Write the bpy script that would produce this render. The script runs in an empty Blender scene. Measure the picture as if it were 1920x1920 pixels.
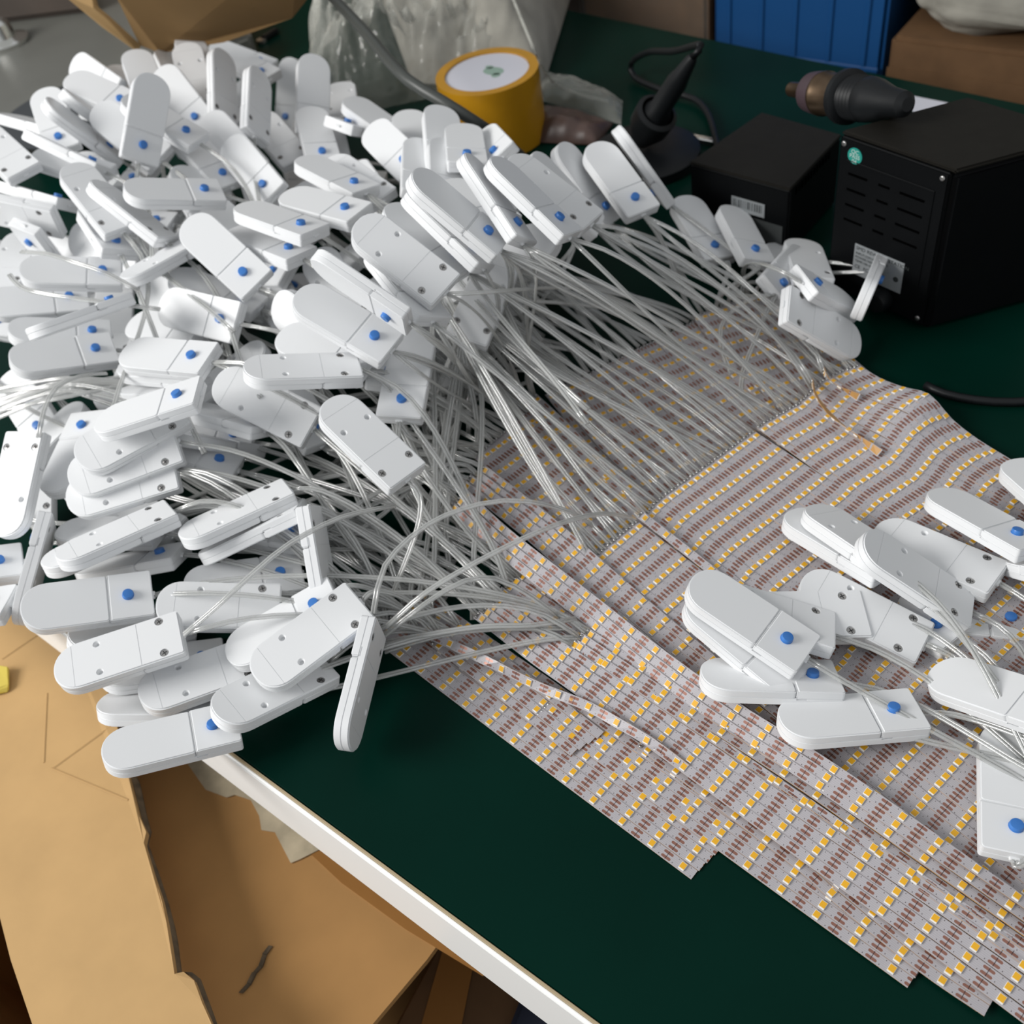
import bpy, bmesh, math, random
from mathutils import Vector, Matrix, Quaternion, noise

random.seed(7)
SC = bpy.context.scene
COL = SC.collection

# ------------------------------------------------------------------ camera, world, window light, exposure
CAM_R = ((0.80628257, 0.34701556, -0.47904971),
         (0.57325105, -0.65815136, 0.48807788),
         (-0.1459166, -0.66814444, -0.729583))      # camera axes (right, down, forward) as columns, in world axes
CAM_H = 0.4352
FPX = 1900.0
cam = bpy.data.cameras.new('camera')
cam.sensor_width = 36.0
cam.lens = FPX / 1920.0 * 36.0
cam.clip_start = 0.02
cam.clip_end = 30
cam.dof.use_dof = True
cam.dof.focus_distance = 0.45
cam.dof.aperture_fstop = 13.0
camo = bpy.data.objects.new('camera', cam)
COL.objects.link(camo)
mw = Matrix([[CAM_R[i][0], -CAM_R[i][1], -CAM_R[i][2]] for i in range(3)]).to_4x4()
mw.translation = (0, 0, CAM_H)
camo.matrix_world = mw
SC.camera = camo

world = bpy.data.worlds.new('world')
SC.world = world
world.use_nodes = True
bg = world.node_tree.nodes['Background']
bg.inputs[0].default_value = (0.95, 0.975, 1.0, 1)
bg.inputs[1].default_value = 0.52

win = bpy.data.lights.new('window_light', 'AREA')
win.shape = 'RECTANGLE'
win.size = 1.0
win.size_y = 1.0
win.energy = 50
win.color = (1.0, 0.985, 0.96)
wino = bpy.data.objects.new('window_light', win)
COL.objects.link(wino)
wino.location = (-1.55, -1.15, 1.25)
wino.rotation_euler = (Vector((-0.35, 0.25, 0.0)) - wino.location).to_track_quat('-Z', 'Y').to_euler()

SC.view_settings.view_transform = 'Standard'
SC.view_settings.look = 'None'
SC.view_settings.exposure = 0.0
SC.view_settings.gamma = 1.0
SC.view_settings.use_curve_mapping = False
SC.cycles.transparent_max_bounces = 24
SC.cycles.max_bounces = 8

# ------------------------------------------------------------------ helpers
def ray(px, py):
    v = (px - 960.0, py - 960.0, FPX)
    return Vector([sum(CAM_R[i][k] * v[k] for k in range(3)) for i in range(3)]).normalized()

def P(px, py, z=0.0):
    """point of the place on the level z (metres) under a pixel of the 1920 frame"""
    d = ray(px, py)
    t = (z - CAM_H) / d.z
    return Vector((0, 0, CAM_H)) + d * t

def PY(px, py, y):
    d = ray(px, py)
    return Vector((0, 0, CAM_H)) + d * (y / d.y)

def tag(o, label=None, cat=None, group=None, kind=None):
    if label: o['label'] = label
    if cat: o['category'] = cat
    if group: o['group'] = group
    if kind: o['kind'] = kind
    return o

def link(name, me, parent=None, mw=None):
    o = bpy.data.objects.new(name, me)
    COL.objects.link(o)
    if parent is not None: o.parent = parent
    if mw is not None: o.matrix_local = mw
    return o

def empty(name, loc=(0, 0, 0), rot=None):
    o = bpy.data.objects.new(name, None)
    o.empty_display_size = 0.01
    COL.objects.link(o)
    o.location = loc
    if rot is not None:
        o.rotation_mode = 'QUATERNION'
        o.rotation_quaternion = rot
    return o

def new_mat(name):
    m = bpy.data.materials.new(name)
    m.use_nodes = True
    return m, m.node_tree, m.node_tree.nodes['Principled BSDF']

def mat(name, col, rough=0.5, metal=0.0, spec=0.5, noise_amt=0.0, scale=40.0, bump=0.0, coat=0.0):
    m, nt, b = new_mat(name)
    b.inputs['Roughness'].default_value = rough
    b.inputs['Metallic'].default_value = metal
    b.inputs['Specular IOR Level'].default_value = spec
    b.inputs['Coat Weight'].default_value = coat
    b.inputs['Base Color'].default_value = (*col, 1)
    if noise_amt or bump:
        tc = nt.nodes.new('ShaderNodeTexCoord')
        n = nt.nodes.new('ShaderNodeTexNoise')
        n.inputs['Scale'].default_value = scale
        n.inputs['Detail'].default_value = 5
        nt.links.new(tc.outputs['Object'], n.inputs['Vector'])
        if noise_amt:
            r = nt.nodes.new('ShaderNodeMapRange')
            r.inputs[1].default_value = 0.25; r.inputs[2].default_value = 0.75
            r.inputs[3].default_value = 1 - noise_amt; r.inputs[4].default_value = 1 + noise_amt
            nt.links.new(n.outputs['Fac'], r.inputs[0])
            mx = nt.nodes.new('ShaderNodeVectorMath'); mx.operation = 'SCALE'
            mx.inputs[0].default_value = col
            nt.links.new(r.outputs[0], mx.inputs['Scale'])
            nt.links.new(mx.outputs[0], b.inputs['Base Color'])
        if bump:
            bp = nt.nodes.new('ShaderNodeBump')
            bp.inputs['Strength'].default_value = bump
            bp.inputs['Distance'].default_value = 0.002
            nt.links.new(n.outputs['Fac'], bp.inputs['Height'])
            nt.links.new(bp.outputs[0], b.inputs['Normal'])
    return m

def film_mat(name, col, clear, rough=0.08, bump=0.0, scale=30.0, diff=0.5):
    """thin clear plastic: part see-through, part glossy, a little milky"""
    m, nt, b = new_mat(name)
    b.inputs['Base Color'].default_value = (*col, 1)
    b.inputs['Roughness'].default_value = rough
    b.inputs['Specular IOR Level'].default_value = 0.8
    tr = nt.nodes.new('ShaderNodeBsdfTransparent')
    mix = nt.nodes.new('ShaderNodeMixShader')
    lw = nt.nodes.new('ShaderNodeLayerWeight'); lw.inputs[0].default_value = 0.3
    r = nt.nodes.new('ShaderNodeMapRange')
    r.inputs[3].default_value = 1 - clear; r.inputs[4].default_value = min(1.0, 1.25 - clear * 0.6)
    nt.links.new(lw.outputs['Facing'], r.inputs[0])
    nt.links.new(r.outputs[0], mix.inputs[0])
    nt.links.new(tr.outputs[0], mix.inputs[1])
    nt.links.new(b.outputs[0], mix.inputs[2])
    out = nt.nodes['Material Output']
    nt.links.new(mix.outputs[0], out.inputs[0])
    if bump:
        tc = nt.nodes.new('ShaderNodeTexCoord')
        n = nt.nodes.new('ShaderNodeTexNoise'); n.inputs['Scale'].default_value = scale; n.inputs['Detail'].default_value = 3
        nt.links.new(tc.outputs['Object'], n.inputs['Vector'])
        bp = nt.nodes.new('ShaderNodeBump'); bp.inputs['Strength'].default_value = bump; bp.inputs['Distance'].default_value = 0.01
        nt.links.new(n.outputs['Fac'], bp.inputs['Height']); nt.links.new(bp.outputs[0], b.inputs['Normal'])
    return m

def mesh_of(bm, name, mats, smooth=False, angle=None):
    me = bpy.data.meshes.new(name)
    bm.normal_update()
    bm.to_mesh(me); bm.free()
    for m in (mats if isinstance(mats, (list, tuple)) else [mats]): me.materials.append(m)
    if smooth:
        me.polygons.foreach_set('use_smooth', [True] * len(me.polygons))
        if angle:
            me.set_sharp_from_angle(angle=math.radians(angle))
    return me

def add_box(bm, lo, hi, bevel=0.0, seg=2):
    r = bmesh.ops.create_cube(bm, size=1)
    vs = r['verts']
    for v in vs:
        v.co = Vector([lo[i] + (hi[i] - lo[i]) * (v.co[i] + .5) for i in range(3)])
    if bevel:
        es = list({e for v in vs for e in v.link_edges})
        bmesh.ops.bevel(bm, geom=es, offset=bevel, segments=seg, affect='EDGES', clamp_overlap=True)

def add_prism(bm, bottom, top, bevel=0.0, seg=2):
    """closed solid between two loops of points"""
    vb = [bm.verts.new(p) for p in bottom]; vt = [bm.verts.new(p) for p in top]
    n = len(vb); fs = []
    fs.append(bm.faces.new(vb[::-1])); fs.append(bm.faces.new(vt))
    for i in range(n):
        fs.append(bm.faces.new((vb[i], vb[(i + 1) % n], vt[(i + 1) % n], vt[i])))
    bmesh.ops.recalc_face_normals(bm, faces=fs)
    if bevel:
        es = list({e for f in fs for e in f.edges})
        bmesh.ops.bevel(bm, geom=es, offset=bevel, segments=seg, affect='EDGES', clamp_overlap=True)

def add_lathe(bm, prof, seg=24, mtx=None, cap=True):
    rings = []
    for r, z in prof:
        ring = []
        for i in range(seg):
            a = 2 * math.pi * i / seg
            p = Vector((r * math.cos(a), r * math.sin(a), z))
            ring.append(bm.verts.new(mtx @ p if mtx else p))
        rings.append(ring)
    fs = []
    for a, b in zip(rings, rings[1:]):
        for i in range(seg):
            fs.append(bm.faces.new((a[i], a[(i + 1) % seg], b[(i + 1) % seg], b[i])))
    if cap:
        fs.append(bm.faces.new(rings[0][::-1])); fs.append(bm.faces.new(rings[-1]))
    return fs

def catmull(pts, step):
    pts = [Vector(p) for p in pts]
    if len(pts) == 2:
        n = max(2, int((pts[1] - pts[0]).length / step))
        return [pts[0].lerp(pts[1], i / n) for i in range(n + 1)]
    q = [pts[0] * 2 - pts[1]] + pts + [pts[-1] * 2 - pts[-2]]
    out = []
    for i in range(1, len(q) - 2):
        n = max(2, int((q[i + 1] - q[i]).length / step))
        for k in range(n):
            t = k / n
            a, b, c, d = q[i - 1], q[i], q[i + 1], q[i + 2]
            out.append(0.5 * ((2 * b) + (c - a) * t + (2 * a - 5 * b + 4 * c - d) * t * t + (3 * b - a - 3 * c + d) * t ** 3))
    out.append(q[-2])
    return out

def frames(path, up=Vector((0, 0, 1))):
    fr = []
    for i, p in enumerate(path):
        t = (path[min(i + 1, len(path) - 1)] - path[max(i - 1, 0)]).normalized()
        s = up.cross(t)
        if s.length < 1e-4: s = Vector((1, 0, 0))
        s.normalize()
        fr.append((p, t, s, t.cross(s)))
    return fr

def add_tube(bm, path, rad, seg=8, off=(0, 0), caps=True):
    rings = []
    fr = frames(path)
    for i, (p, t, s, n) in enumerate(fr):
        r = rad(i / (len(fr) - 1)) if callable(rad) else rad
        c = p + s * off[0] + n * off[1]
        rings.append([bm.verts.new(c + (s * math.cos(2 * math.pi * k / seg) + n * math.sin(2 * math.pi * k / seg)) * r) for k in range(seg)])
    for a, b in zip(rings, rings[1:]):
        for k in range(seg):
            bm.faces.new((a[k], a[(k + 1) % seg], b[(k + 1) % seg], b[k]))
    if caps:
        bm.faces.new(rings[0][::-1]); bm.faces.new(rings[-1])

_ones = 'first second third fourth fifth sixth seventh eighth ninth tenth eleventh twelfth thirteenth fourteenth fifteenth sixteenth seventeenth eighteenth nineteenth'.split()
def ordinal(n):
    if n < 20: return _ones[n - 1]
    t = {2: ('twentieth', 'twenty'), 3: ('thirtieth', 'thirty'), 4: ('fortieth', 'forty'), 5: ('fiftieth', 'fifty')}[n // 10]
    return t[0] if n % 10 == 0 else t[1] + '-' + _ones[n % 10 - 1]

# ------------------------------------------------------------------ materials
M = {}
M['white'] = mat('white_plastic', (0.80, 0.81, 0.82), 0.42, spec=0.45)
M['blue'] = mat('blue_plastic', (0.045, 0.19, 0.55), 0.35)
M['steel'] = mat('screw_steel', (0.42, 0.41, 0.40), 0.3, 0.9)
M['dark'] = mat('dark_gap', (0.03, 0.03, 0.03), 0.7)
M['vent'] = mat('vent_black', (0.001, 0.001, 0.001), 0.9, spec=0.0)
M['green'] = mat('green_table_mat', (0.0006, 0.0175, 0.0115), 0.36, spec=0.06, noise_amt=0.18, scale=9, bump=0.02)
M['edge'] = mat('white_edging', (0.90, 0.90, 0.88), 0.4)
M['edge_line'] = mat('tan_edge_line', (0.42, 0.33, 0.2), 0.6)
M['black'] = mat('black_plastic', (0.003, 0.0035, 0.004), 0.5, spec=.1, noise_amt=0.1, scale=60, bump=0.1)
M['black_top'] = mat('black_painted_steel', (0.012, 0.011, 0.009), 0.55, spec=.15, noise_amt=0.1, scale=90, bump=0.15)
M['rubber'] = mat('black_rubber', (0.006, 0.007, 0.008), 0.45, spec=.3)
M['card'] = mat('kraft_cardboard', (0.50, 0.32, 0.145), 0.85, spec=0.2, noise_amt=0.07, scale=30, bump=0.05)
M['card2'] = mat('brown_kraft_low_sun', (0.42, 0.225, 0.08), 0.8, spec=0.25, noise_amt=0.07, scale=30, bump=0.05)  # darker orange kraft: the inner flap's weaker sun is put into the colour
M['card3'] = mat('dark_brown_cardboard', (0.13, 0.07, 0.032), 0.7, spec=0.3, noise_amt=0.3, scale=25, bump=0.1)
M['cardedge'] = mat('torn_card_edge', (0.12, 0.085, 0.05), 0.9, noise_amt=0.5, scale=160, bump=0.5)
M['tapeband'] = mat('brown_packing_tape', (0.32, 0.15, 0.045), 0.22, spec=0.5, noise_amt=0.06, scale=40)
M['paper_torn'] = mat('torn_paper', (0.50, 0.42, 0.29), 0.9, noise_amt=0.25, scale=70, bump=0.2)
M['amber'] = mat('amber_tape', (0.52, 0.255, 0.012), 0.2, noise_amt=0.12, scale=25)
M['amber2'] = mat('amber_tape_rim', (0.48, 0.24, 0.03), 0.3)
M['label_white'] = mat('label_paper', (0.62, 0.62, 0.68), 0.6)
M['green_print'] = mat('green_print', (0.28, 0.40, 0.33), 0.6)
M['grey_cable'] = mat('grey_cable', (0.055, 0.06, 0.055), 0.42)
M['bluecrate'] = mat('blue_crate_plastic', (0.002, 0.06, 0.20), 0.45)
M['foam'] = mat('white_foam', (0.34, 0.325, 0.28), 0.75, noise_amt=0.25, scale=28, bump=0.8)
M['greymetal'] = mat('grey_enamel', (0.13, 0.13, 0.115), 0.45, noise_amt=0.1, scale=12)
M['darkplate'] = mat('dark_plate', (0.03, 0.035, 0.04), 0.45)
M['brownwood'] = mat('dark_brown_panel', (0.06, 0.045, 0.035), 0.6, noise_amt=0.3, scale=12)
M['chrome'] = mat('chrome', (0.75, 0.75, 0.72), 0.12, 1.0)
M['bronze'] = mat('heat_stained_steel', (0.14, 0.095, 0.06), 0.3, 0.9, noise_amt=0.4, scale=45)
M['purple'] = mat('purple_heat_shield', (0.055, 0.035, 0.042), 0.5)
M['silver_paper'] = mat('silver_label', (0.33, 0.35, 0.36), 0.45, 0.2)
M['ink'] = mat('black_ink', (0.03, 0.035, 0.035), 0.6)
M['teal'] = mat('teal_sticker', (0.012, 0.26, 0.21), 0.5)
M['white_ink'] = mat('white_ink', (0.5, 0.62, 0.58), 0.6)
M['greylabel'] = mat('dark_grey_label', (0.055, 0.06, 0.06), 0.5)
M['pink'] = mat('pinkish_wrap', (0.09, 0.055, 0.045), 0.4, noise_amt=0.4, scale=60)
M['yellow'] = mat('yellow_tape_bit', (0.70, 0.56, 0.10), 0.4)
M['floor'] = mat('concrete_floor', (0.10, 0.09, 0.08), 0.8, noise_amt=0.3, scale=4)
M['wall'] = mat('grey_wall', (0.30, 0.30, 0.28), 0.8, noise_amt=0.08, scale=3)
M['solder'] = mat('solder', (0.55, 0.55, 0.54), 0.22, 1.0)
M['led_white'] = mat('chip_white', (0.85, 0.84, 0.80), 0.35)
M['led_yellow'] = mat('yellow_phosphor', (0.80, 0.42, 0.018), 0.32)
M['amber_back'] = mat('amber_film_back', (0.55, 0.30, 0.10), 0.3)
M['bag'] = film_mat('clear_bag_film', (0.60, 0.60, 0.54), 0.80, 0.08, bump=0.9, scale=30)
M['cable'] = film_mat('clear_cable', (0.62, 0.63, 0.61), 0.62, 0.07)
def add_gloss(m, fac, rough):
    nt = m.node_tree; out = nt.nodes['Material Output']
    src = out.inputs[0].links[0].from_socket
    g = nt.nodes.new('ShaderNodeBsdfGlossy'); g.inputs['Roughness'].default_value = rough
    mx = nt.nodes.new('ShaderNodeMixShader'); mx.inputs[0].default_value = fac
    nt.links.new(src, mx.inputs[1]); nt.links.new(g.outputs[0], mx.inputs[2]); nt.links.new(mx.outputs[0], out.inputs[0])
add_gloss(M['cable'], 0.16, 0.14)
M['wrap'] = film_mat('clear_carton_wrap', (0.3, 0.28, 0.25), 0.97, 0.12, bump=0.6, scale=25)

def strip_material():
    """white flexible board: two copper pads per cut mark, rows of dark dots, faint tracks (u = chip pitches, v = across)"""
    m, nt, b = new_mat('printed_strip')
    N = nt.nodes.new; L = nt.links.new
    uv = N('ShaderNodeUVMap'); uv.uv_map = 'uv'
    sep = N('ShaderNodeSeparateXYZ'); L(uv.outputs[0], sep.inputs[0])
    def mth(op, a, bb=None):
        n = N('ShaderNodeMath'); n.operation = op
        for i, x in enumerate((a, bb)):
            if x is None: continue
            if isinstance(x, (int, float)): n.inputs[i].default_value = x
            else: L(x, n.inputs[i])
        return n.outputs[0]
    fu = mth('FRACT', sep.outputs[0]); v = sep.outputs[1]
    du = mth('MULTIPLY', mth('ABSOLUTE', mth('SUBTRACT', fu, 0.5)), 16.67)         # mm from the cut line
    dv = mth('MULTIPLY', mth('SUBTRACT', mth('ABSOLUTE', mth('SUBTRACT', v, 0.5)), 0.24), 5.0)  # mm from a pad's axis
    e = mth('MAXIMUM', mth('SUBTRACT', du, 1.75), 0.0)
    dist = mth('SQRT', mth('ADD', mth('MULTIPLY', e, e), mth('MULTIPLY', dv, dv)))
    pad = mth('LESS_THAN', dist, 0.66)
    cut = mth('MULTIPLY', mth('LESS_THAN', du, 0.14), mth('LESS_THAN', mth('ABSOLUTE', mth('SUBTRACT', v, 0.5)), 0.42))
    d1 = mth('ABSOLUTE', mth('SUBTRACT', du, 3.6)); dvv = mth('MULTIPLY', mth('ABSOLUTE', mth('SUBTRACT', v, 0.2)), 5.0)
    dot1 = mth('LESS_THAN', mth('SQRT', mth('ADD', mth('MULTIPLY', d1, d1), mth('MULTIPLY', dvv, dvv))), 0.22)
    d2 = mth('ABSOLUTE', mth('SUBTRACT', du, 5.2)); dv2 = mth('MULTIPLY', mth('ABSOLUTE', mth('SUBTRACT', v, 0.85)), 5.0)
    dot2 = mth('LESS_THAN', mth('SQRT', mth('ADD', mth('MULTIPLY', d2, d2), mth('MULTIPLY', dv2, dv2))), 0.2)
    dots = mth('MAXIMUM', mth('MAXIMUM', dot1, dot2), cut)
    tr = mth('MULTIPLY', mth('SINE', mth('MULTIPLY', v, 38.0)), 0.03)
    base = N('ShaderNodeCombineColor')
    L(mth('ADD', 0.43, tr), base.inputs[0]); L(mth('ADD', 0.41, tr), base.inputs[1]); L(mth('ADD', 0.43, tr), base.inputs[2])
    m1 = N('ShaderNodeMix'); m1.data_type = 'RGBA'
    L(pad, m1.inputs[0]); L(base.outputs[0], m1.inputs[6]); m1.inputs[7].default_value = (0.29, 0.135, 0.10, 1)
    m2 = N('ShaderNodeMix'); m2.data_type = 'RGBA'
    L(dots, m2.inputs[0]); L(m1.outputs[2], m2.inputs[6]); m2.inputs[7].default_value = (0.06, 0.04, 0.04, 1)
    L(m2.outputs[2], b.inputs['Base Color'])
    L(mth('MULTIPLY', pad, 0.35), b.inputs['Metallic'])
    b.inputs['Roughness'].default_value = 0.33
    b.inputs['Specular IOR Level'].default_value = 0.55
    return m
M['strip'] = strip_material()

# ------------------------------------------------------------------ the setting
def struct(name, bm, m, parent=None):
    o = link(name, mesh_of(bm, name, m), parent)
    if parent is None: o['kind'] = 'structure'
    return o

bm = bmesh.new(); add_box(bm, (-4, -2.5, -0.80), (3, 3.0, -0.75)); struct('floor', bm, M['floor'])
bm = bmesh.new(); add_box(bm, (-4, 2.3, -0.75), (3, 2.4, 2.2)); struct('wall_back', bm, M['wall'])

# work table: top board, white edging, legs
tb = empty('work_table', (0, 0, -0.75))
tag(tb, 'long work table with dark green mat top and white front edging', 'table')
def tpart(name, bm, m):
    return link(name, mesh_of(bm, name, m), tb, Matrix.Translation((0, 0, 0.75)))
XL, XR = -1.75, 1.25
def yf(x): return 0.0830 - 0.0291 * (x + 0.094)
def yb(x): return 0.8835 - 0.118 * (x + 0.464)
def slab(xa, xb, off0, off1, za, zb_):
    return ([(xa, yf(xa) + off0, za), (xb, yf(xb) + off0, za), (xb, yf(xb) + off1, za), (xa, yf(xa) + off1, za)],
            [(xa, yf(xa) + off0, zb_), (xb, yf(xb) + off0, zb_), (xb, yf(xb) + off1, zb_), (xa, yf(xa) + off1, zb_)])
bm = bmesh.new()
lo = [(XL, yf(XL), -0.045), (XR, yf(XR), -0.045), (XR, yb(XR), -0.045), (XL, yb(XL), -0.045)]
hi = [(a, b_, 0.0) for a, b_, c in lo]
add_prism(bm, lo, hi, 0.0008, 1)
tpart('table_top', bm, M['green'])
bm = bmesh.new(); add_prism(bm, *slab(XL, XR, -.0035, -.0003, -.057, -.0008), 0.0014, 3); tpart('front_edging', bm, M['edge'])
bm = bmesh.new(); add_prism(bm, *slab(XL, XR, -.0016, -.0002, -.004, .0003), 0.0002, 1); tpart('edge_seam', bm, M['edge_line'])
for lx, ly in ((XL + 0.08, 0.14), (XR - 0.08, 0.14), (XL + 0.08, yb(XL) - 0.08), (XR - 0.08, yb(XR) - 0.08)):
    bm = bmesh.new(); add_box(bm, (lx - 0.025, ly - 0.025, -0.7495), (lx + 0.025, ly + 0.025, -0.045), 0.003); tpart('leg', bm, M['edge'])

# ------------------------------------------------------------------ open carton below the front edge
def plate(bm, pts, thick, bevel=0.0):
    """flat sheet with thickness, pts is its upper outline"""
    n = Vector((0, 0, 0))
    for i in range(len(pts)):
        a, b_ = pts[i], pts[(i + 1) % len(pts)]
        n += Vector(a).cross(Vector(b_))
    n.normalize()
    if n.z < 0: n = -n
    add_prism(bm, [Vector(p) - n * thick for p in pts], [Vector(p) for p in pts], bevel, 1)

cart = empty('open_carton', (-0.33, 0.0, -0.75))
tag(cart, 'open kraft cardboard carton below the front table edge, flaps spread in sunlight', 'carton')
CT = Matrix.Translation((0.33, 0.0, 0.75))
def cpart(name, bm, m, parent=None):
    if parent is None: return link(name, mesh_of(bm, name, m), cart, CT)
    return link(name, mesh_of(bm, name, m), parent)
zf = -0.075
rag = random.Random(3)
# sunlit upper flap: outline with a torn right edge
edge = [(200, 1285), (222, 1370), (237, 1432), (246, 1470), (262, 1530), (272, 1560), (268, 1580), (288, 1640), (303, 1690), (312, 1730), (320, 1770), (326, 1826), (345, 1822), (362, 1838), (378, 1880), (398, 1925), (420, 1990)]
flap = [P(-60, 1110, zf - 0.0)] + [P(120, 1180, zf)] + [P(x + rag.uniform(-2, 2), y, zf + rag.uniform(-.001, .001)) for x, y in edge] + [P(90, 2010, zf), P(62, 1925, zf), P(20, 1800, zf), P(-8, 1690, zf), P(-60, 1560, zf)]
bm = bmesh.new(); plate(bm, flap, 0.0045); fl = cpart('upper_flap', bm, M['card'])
# torn layers along the right edge
bm = bmesh.new()
pa = [P(x + 3, y, zf - 0.0035) for x, y in edge]
pb = [P(x + 9 + rag.uniform(-4, 7), y + rag.uniform(-6, 6), zf - 0.0060) for x, y in edge]
for i in range(len(pa) - 1):
    a, b_, c, d = pa[i], pa[i + 1], pb[i + 1], pb[i]
    add_prism(bm, [v - Vector((0, 0, .0016)) for v in (a, b_, c, d)], [a, b_, c, d])
link('torn_edge', mesh_of(bm, 'torn_edge', M['cardedge']), fl)
# fold lines of the flap: shallow raised creases
for (xa, ya, xb, yb_) in ((4, 1236, 74, 1188), (100, 1440, 224, 1350), (88, 1300, 82, 1430), (96, 1440, 240, 1500)):
    bm = bmesh.new()
    a, b_ = P(xa, ya, zf + .0002), P(xb, yb_, zf + .0002)
    d = (b_ - a).normalized(); s = Vector((-d.y, d.x, 0)) * 0.0007
    add_prism(bm, [a - s, b_ - s, b_ + s, a + s], [a + Vector((0, 0, .0001)), b_ + Vector((0, 0, .0001)), b_ + Vector((0, 0, .0003)), a + Vector((0, 0, .0003))])
    link('crease', mesh_of(bm, 'crease', M['card']), fl)
# inner flap, lower, running under the table
z2 = -0.118
def Q(x, y, z=z2): return P(x, y, z)
inner = [Q(120, 1100), Q(150, 1990), Q(430, 2060), Q(640, 1990), Q(800, 1800), Q(880, 1690), Q(700, 1420), Q(420, 1200)]
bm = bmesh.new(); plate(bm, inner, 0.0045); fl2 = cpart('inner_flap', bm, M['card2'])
bm = bmesh.new(); plate(bm, [Q(560, 1580, z2 + .0005), Q(640, 1655, z2 + .0005), Q(760, 1742, z2 + .0005), Q(905, 1830, z2 + .0005), Q(985, 1790, z2 + .0005), Q(700, 1540, z2 + .0005), Q(420, 1340, z2 + .0005), Q(400, 1440, z2 + .0005)], 0.0004)
link('packing_tape', mesh_of(bm, 'packing_tape', M['tapeband']), fl2)
torn = [(350, 1430), (385, 1480), (425, 1495), (440, 1490), (470, 1500), (486, 1530), (490, 1556), (515, 1560), (545, 1618), (560, 1612), (600, 1592), (640, 1560), (560, 1480), (430, 1380), (350, 1330)]
bm = bmesh.new(); plate(bm, [Q(x, y, z2 + .0012) for x, y in torn], 0.0005)
link('torn_paper', mesh_of(bm, 'torn_paper', M['paper_torn']), fl2)
bm = bmesh.new()
gash = [(508, 1774), (497, 1790), (490, 1812), (478, 1825), (468, 1845), (452, 1862)]
for i in range(len(gash) - 1):
    a, b_ = Q(*gash[i], z2 + .0004), Q(*gash[i + 1], z2 + .0004)
    s = Vector((.0011, .0005, 0))
    add_prism(bm, [a - s, b_ - s, b_ + s, a + s], [v + Vector((0, 0, rag.uniform(.0006, .0016))) for v in (a - s, b_ - s, b_ + s, a + s)])
link('gash', mesh_of(bm, 'gash', M['cardedge']), fl2)
# carton walls under the flaps
zb = -0.749
xa, xb, ya, yb2 = -0.66, -0.26, -0.10, 0.36
for lo_, hi_ in (((xa, ya, zb), (xa + .005, yb2, z2 - .006)), ((xb - .005, ya, zb), (xb, yb2, z2 - .006)), ((xa + .005, ya, zb), (xb - .005, ya + .005, z2 - .006)), ((xa + .005, yb2 - .005, zb), (xb - .005, yb2, z2 - .006))):
    bm = bmesh.new(); add_box(bm, lo_, hi_); cpart('side_wall', bm, M['card2'])

# second carton, darker, standing right of it with shiny tape
c2 = empty('taped_carton', (-0.08, 0.06, -0.75)); tag(c2, 'dark brown taped carton in shadow under the white table edge', 'carton')
T2 = Matrix.Translation((0.08, -0.06, 0.75))
bm = bmesh.new(); add_prism(bm, [Vector((v.x, v.y, zb)) for v in (P(720, 1960, -.2), P(880, 1660, -.2), P(1250, 1900, -.2), P(1180, 2150, -.2))], [P(720, 1960, -.2), P(880, 1660, -.2), P(1250, 1900, -.2), P(1180, 2150, -.2)], 0.002, 1)
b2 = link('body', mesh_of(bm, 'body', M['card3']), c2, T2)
bm = bmesh.new(); plate(bm, [P(770, 1990, -.1990), P(856, 1690, -.1990), P(905, 1720, -.1990), P(850, 2000, -.1990)], .0004)
link('packing_tape', mesh_of(bm, 'packing_tape', M['tapeband']), b2, Matrix.Translation((0, 0, 0)))
o = link('shoe_box', None)
bpy.data.objects.remove(o)
bm = bmesh.new(); add_prism(bm, [P(930, 1990, -.32), P(985, 1850, -.32), P(1100, 1930, -.32), P(1080, 2050, -.32)], [P(930, 1990, -.19) , P(985, 1850, -.19), P(1100, 1930, -.19), P(1080, 2050, -.19)], .003, 2)
o = link('blue_bag', mesh_of(bm, 'blue_bag', mat('dark_blue_cloth', (0.012, 0.016, 0.035), 0.7))); 
tag(o, 'dark blue bundle on the taped carton under the table edge', 'bundle')

# ------------------------------------------------------------------ white switch case (built once, copied)
HL, HW, HT = 64.2 / 2000, 26.6 / 2000, 8.0 / 2000
def outline(x0, x1, inset=0.0, round_tip=True, r_end=0.0015):
    """loop of (x, y), counter-clockwise; square end at x0, round tip at x1 when asked"""
    w = HW - inset; pts = []
    def corner(cx, cy, a0):
        for k in range(4):
            a = a0 + math.pi / 2 * k / 3
            pts.append((cx + r_end * math.cos(a), cy + r_end * math.sin(a)))
    if round_tip:
        cx = x1 - HW
        for k in range(19):
            a = -math.pi / 2 + math.pi * k / 18
            c, s = math.cos(a), math.sin(a)
            e = 0.92
            pts.append((cx + (HW - inset) * math.copysign(abs(c) ** e, c), w * math.copysign(abs(s) ** e, s)))
    else:
        pts.extend([(x1, -w), (x1, w)])
    corner(x0 + inset + r_end, w - r_end, math.pi / 2)
    corner(x0 + inset + r_end, -w + r_end, math.pi)
    return pts

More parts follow.
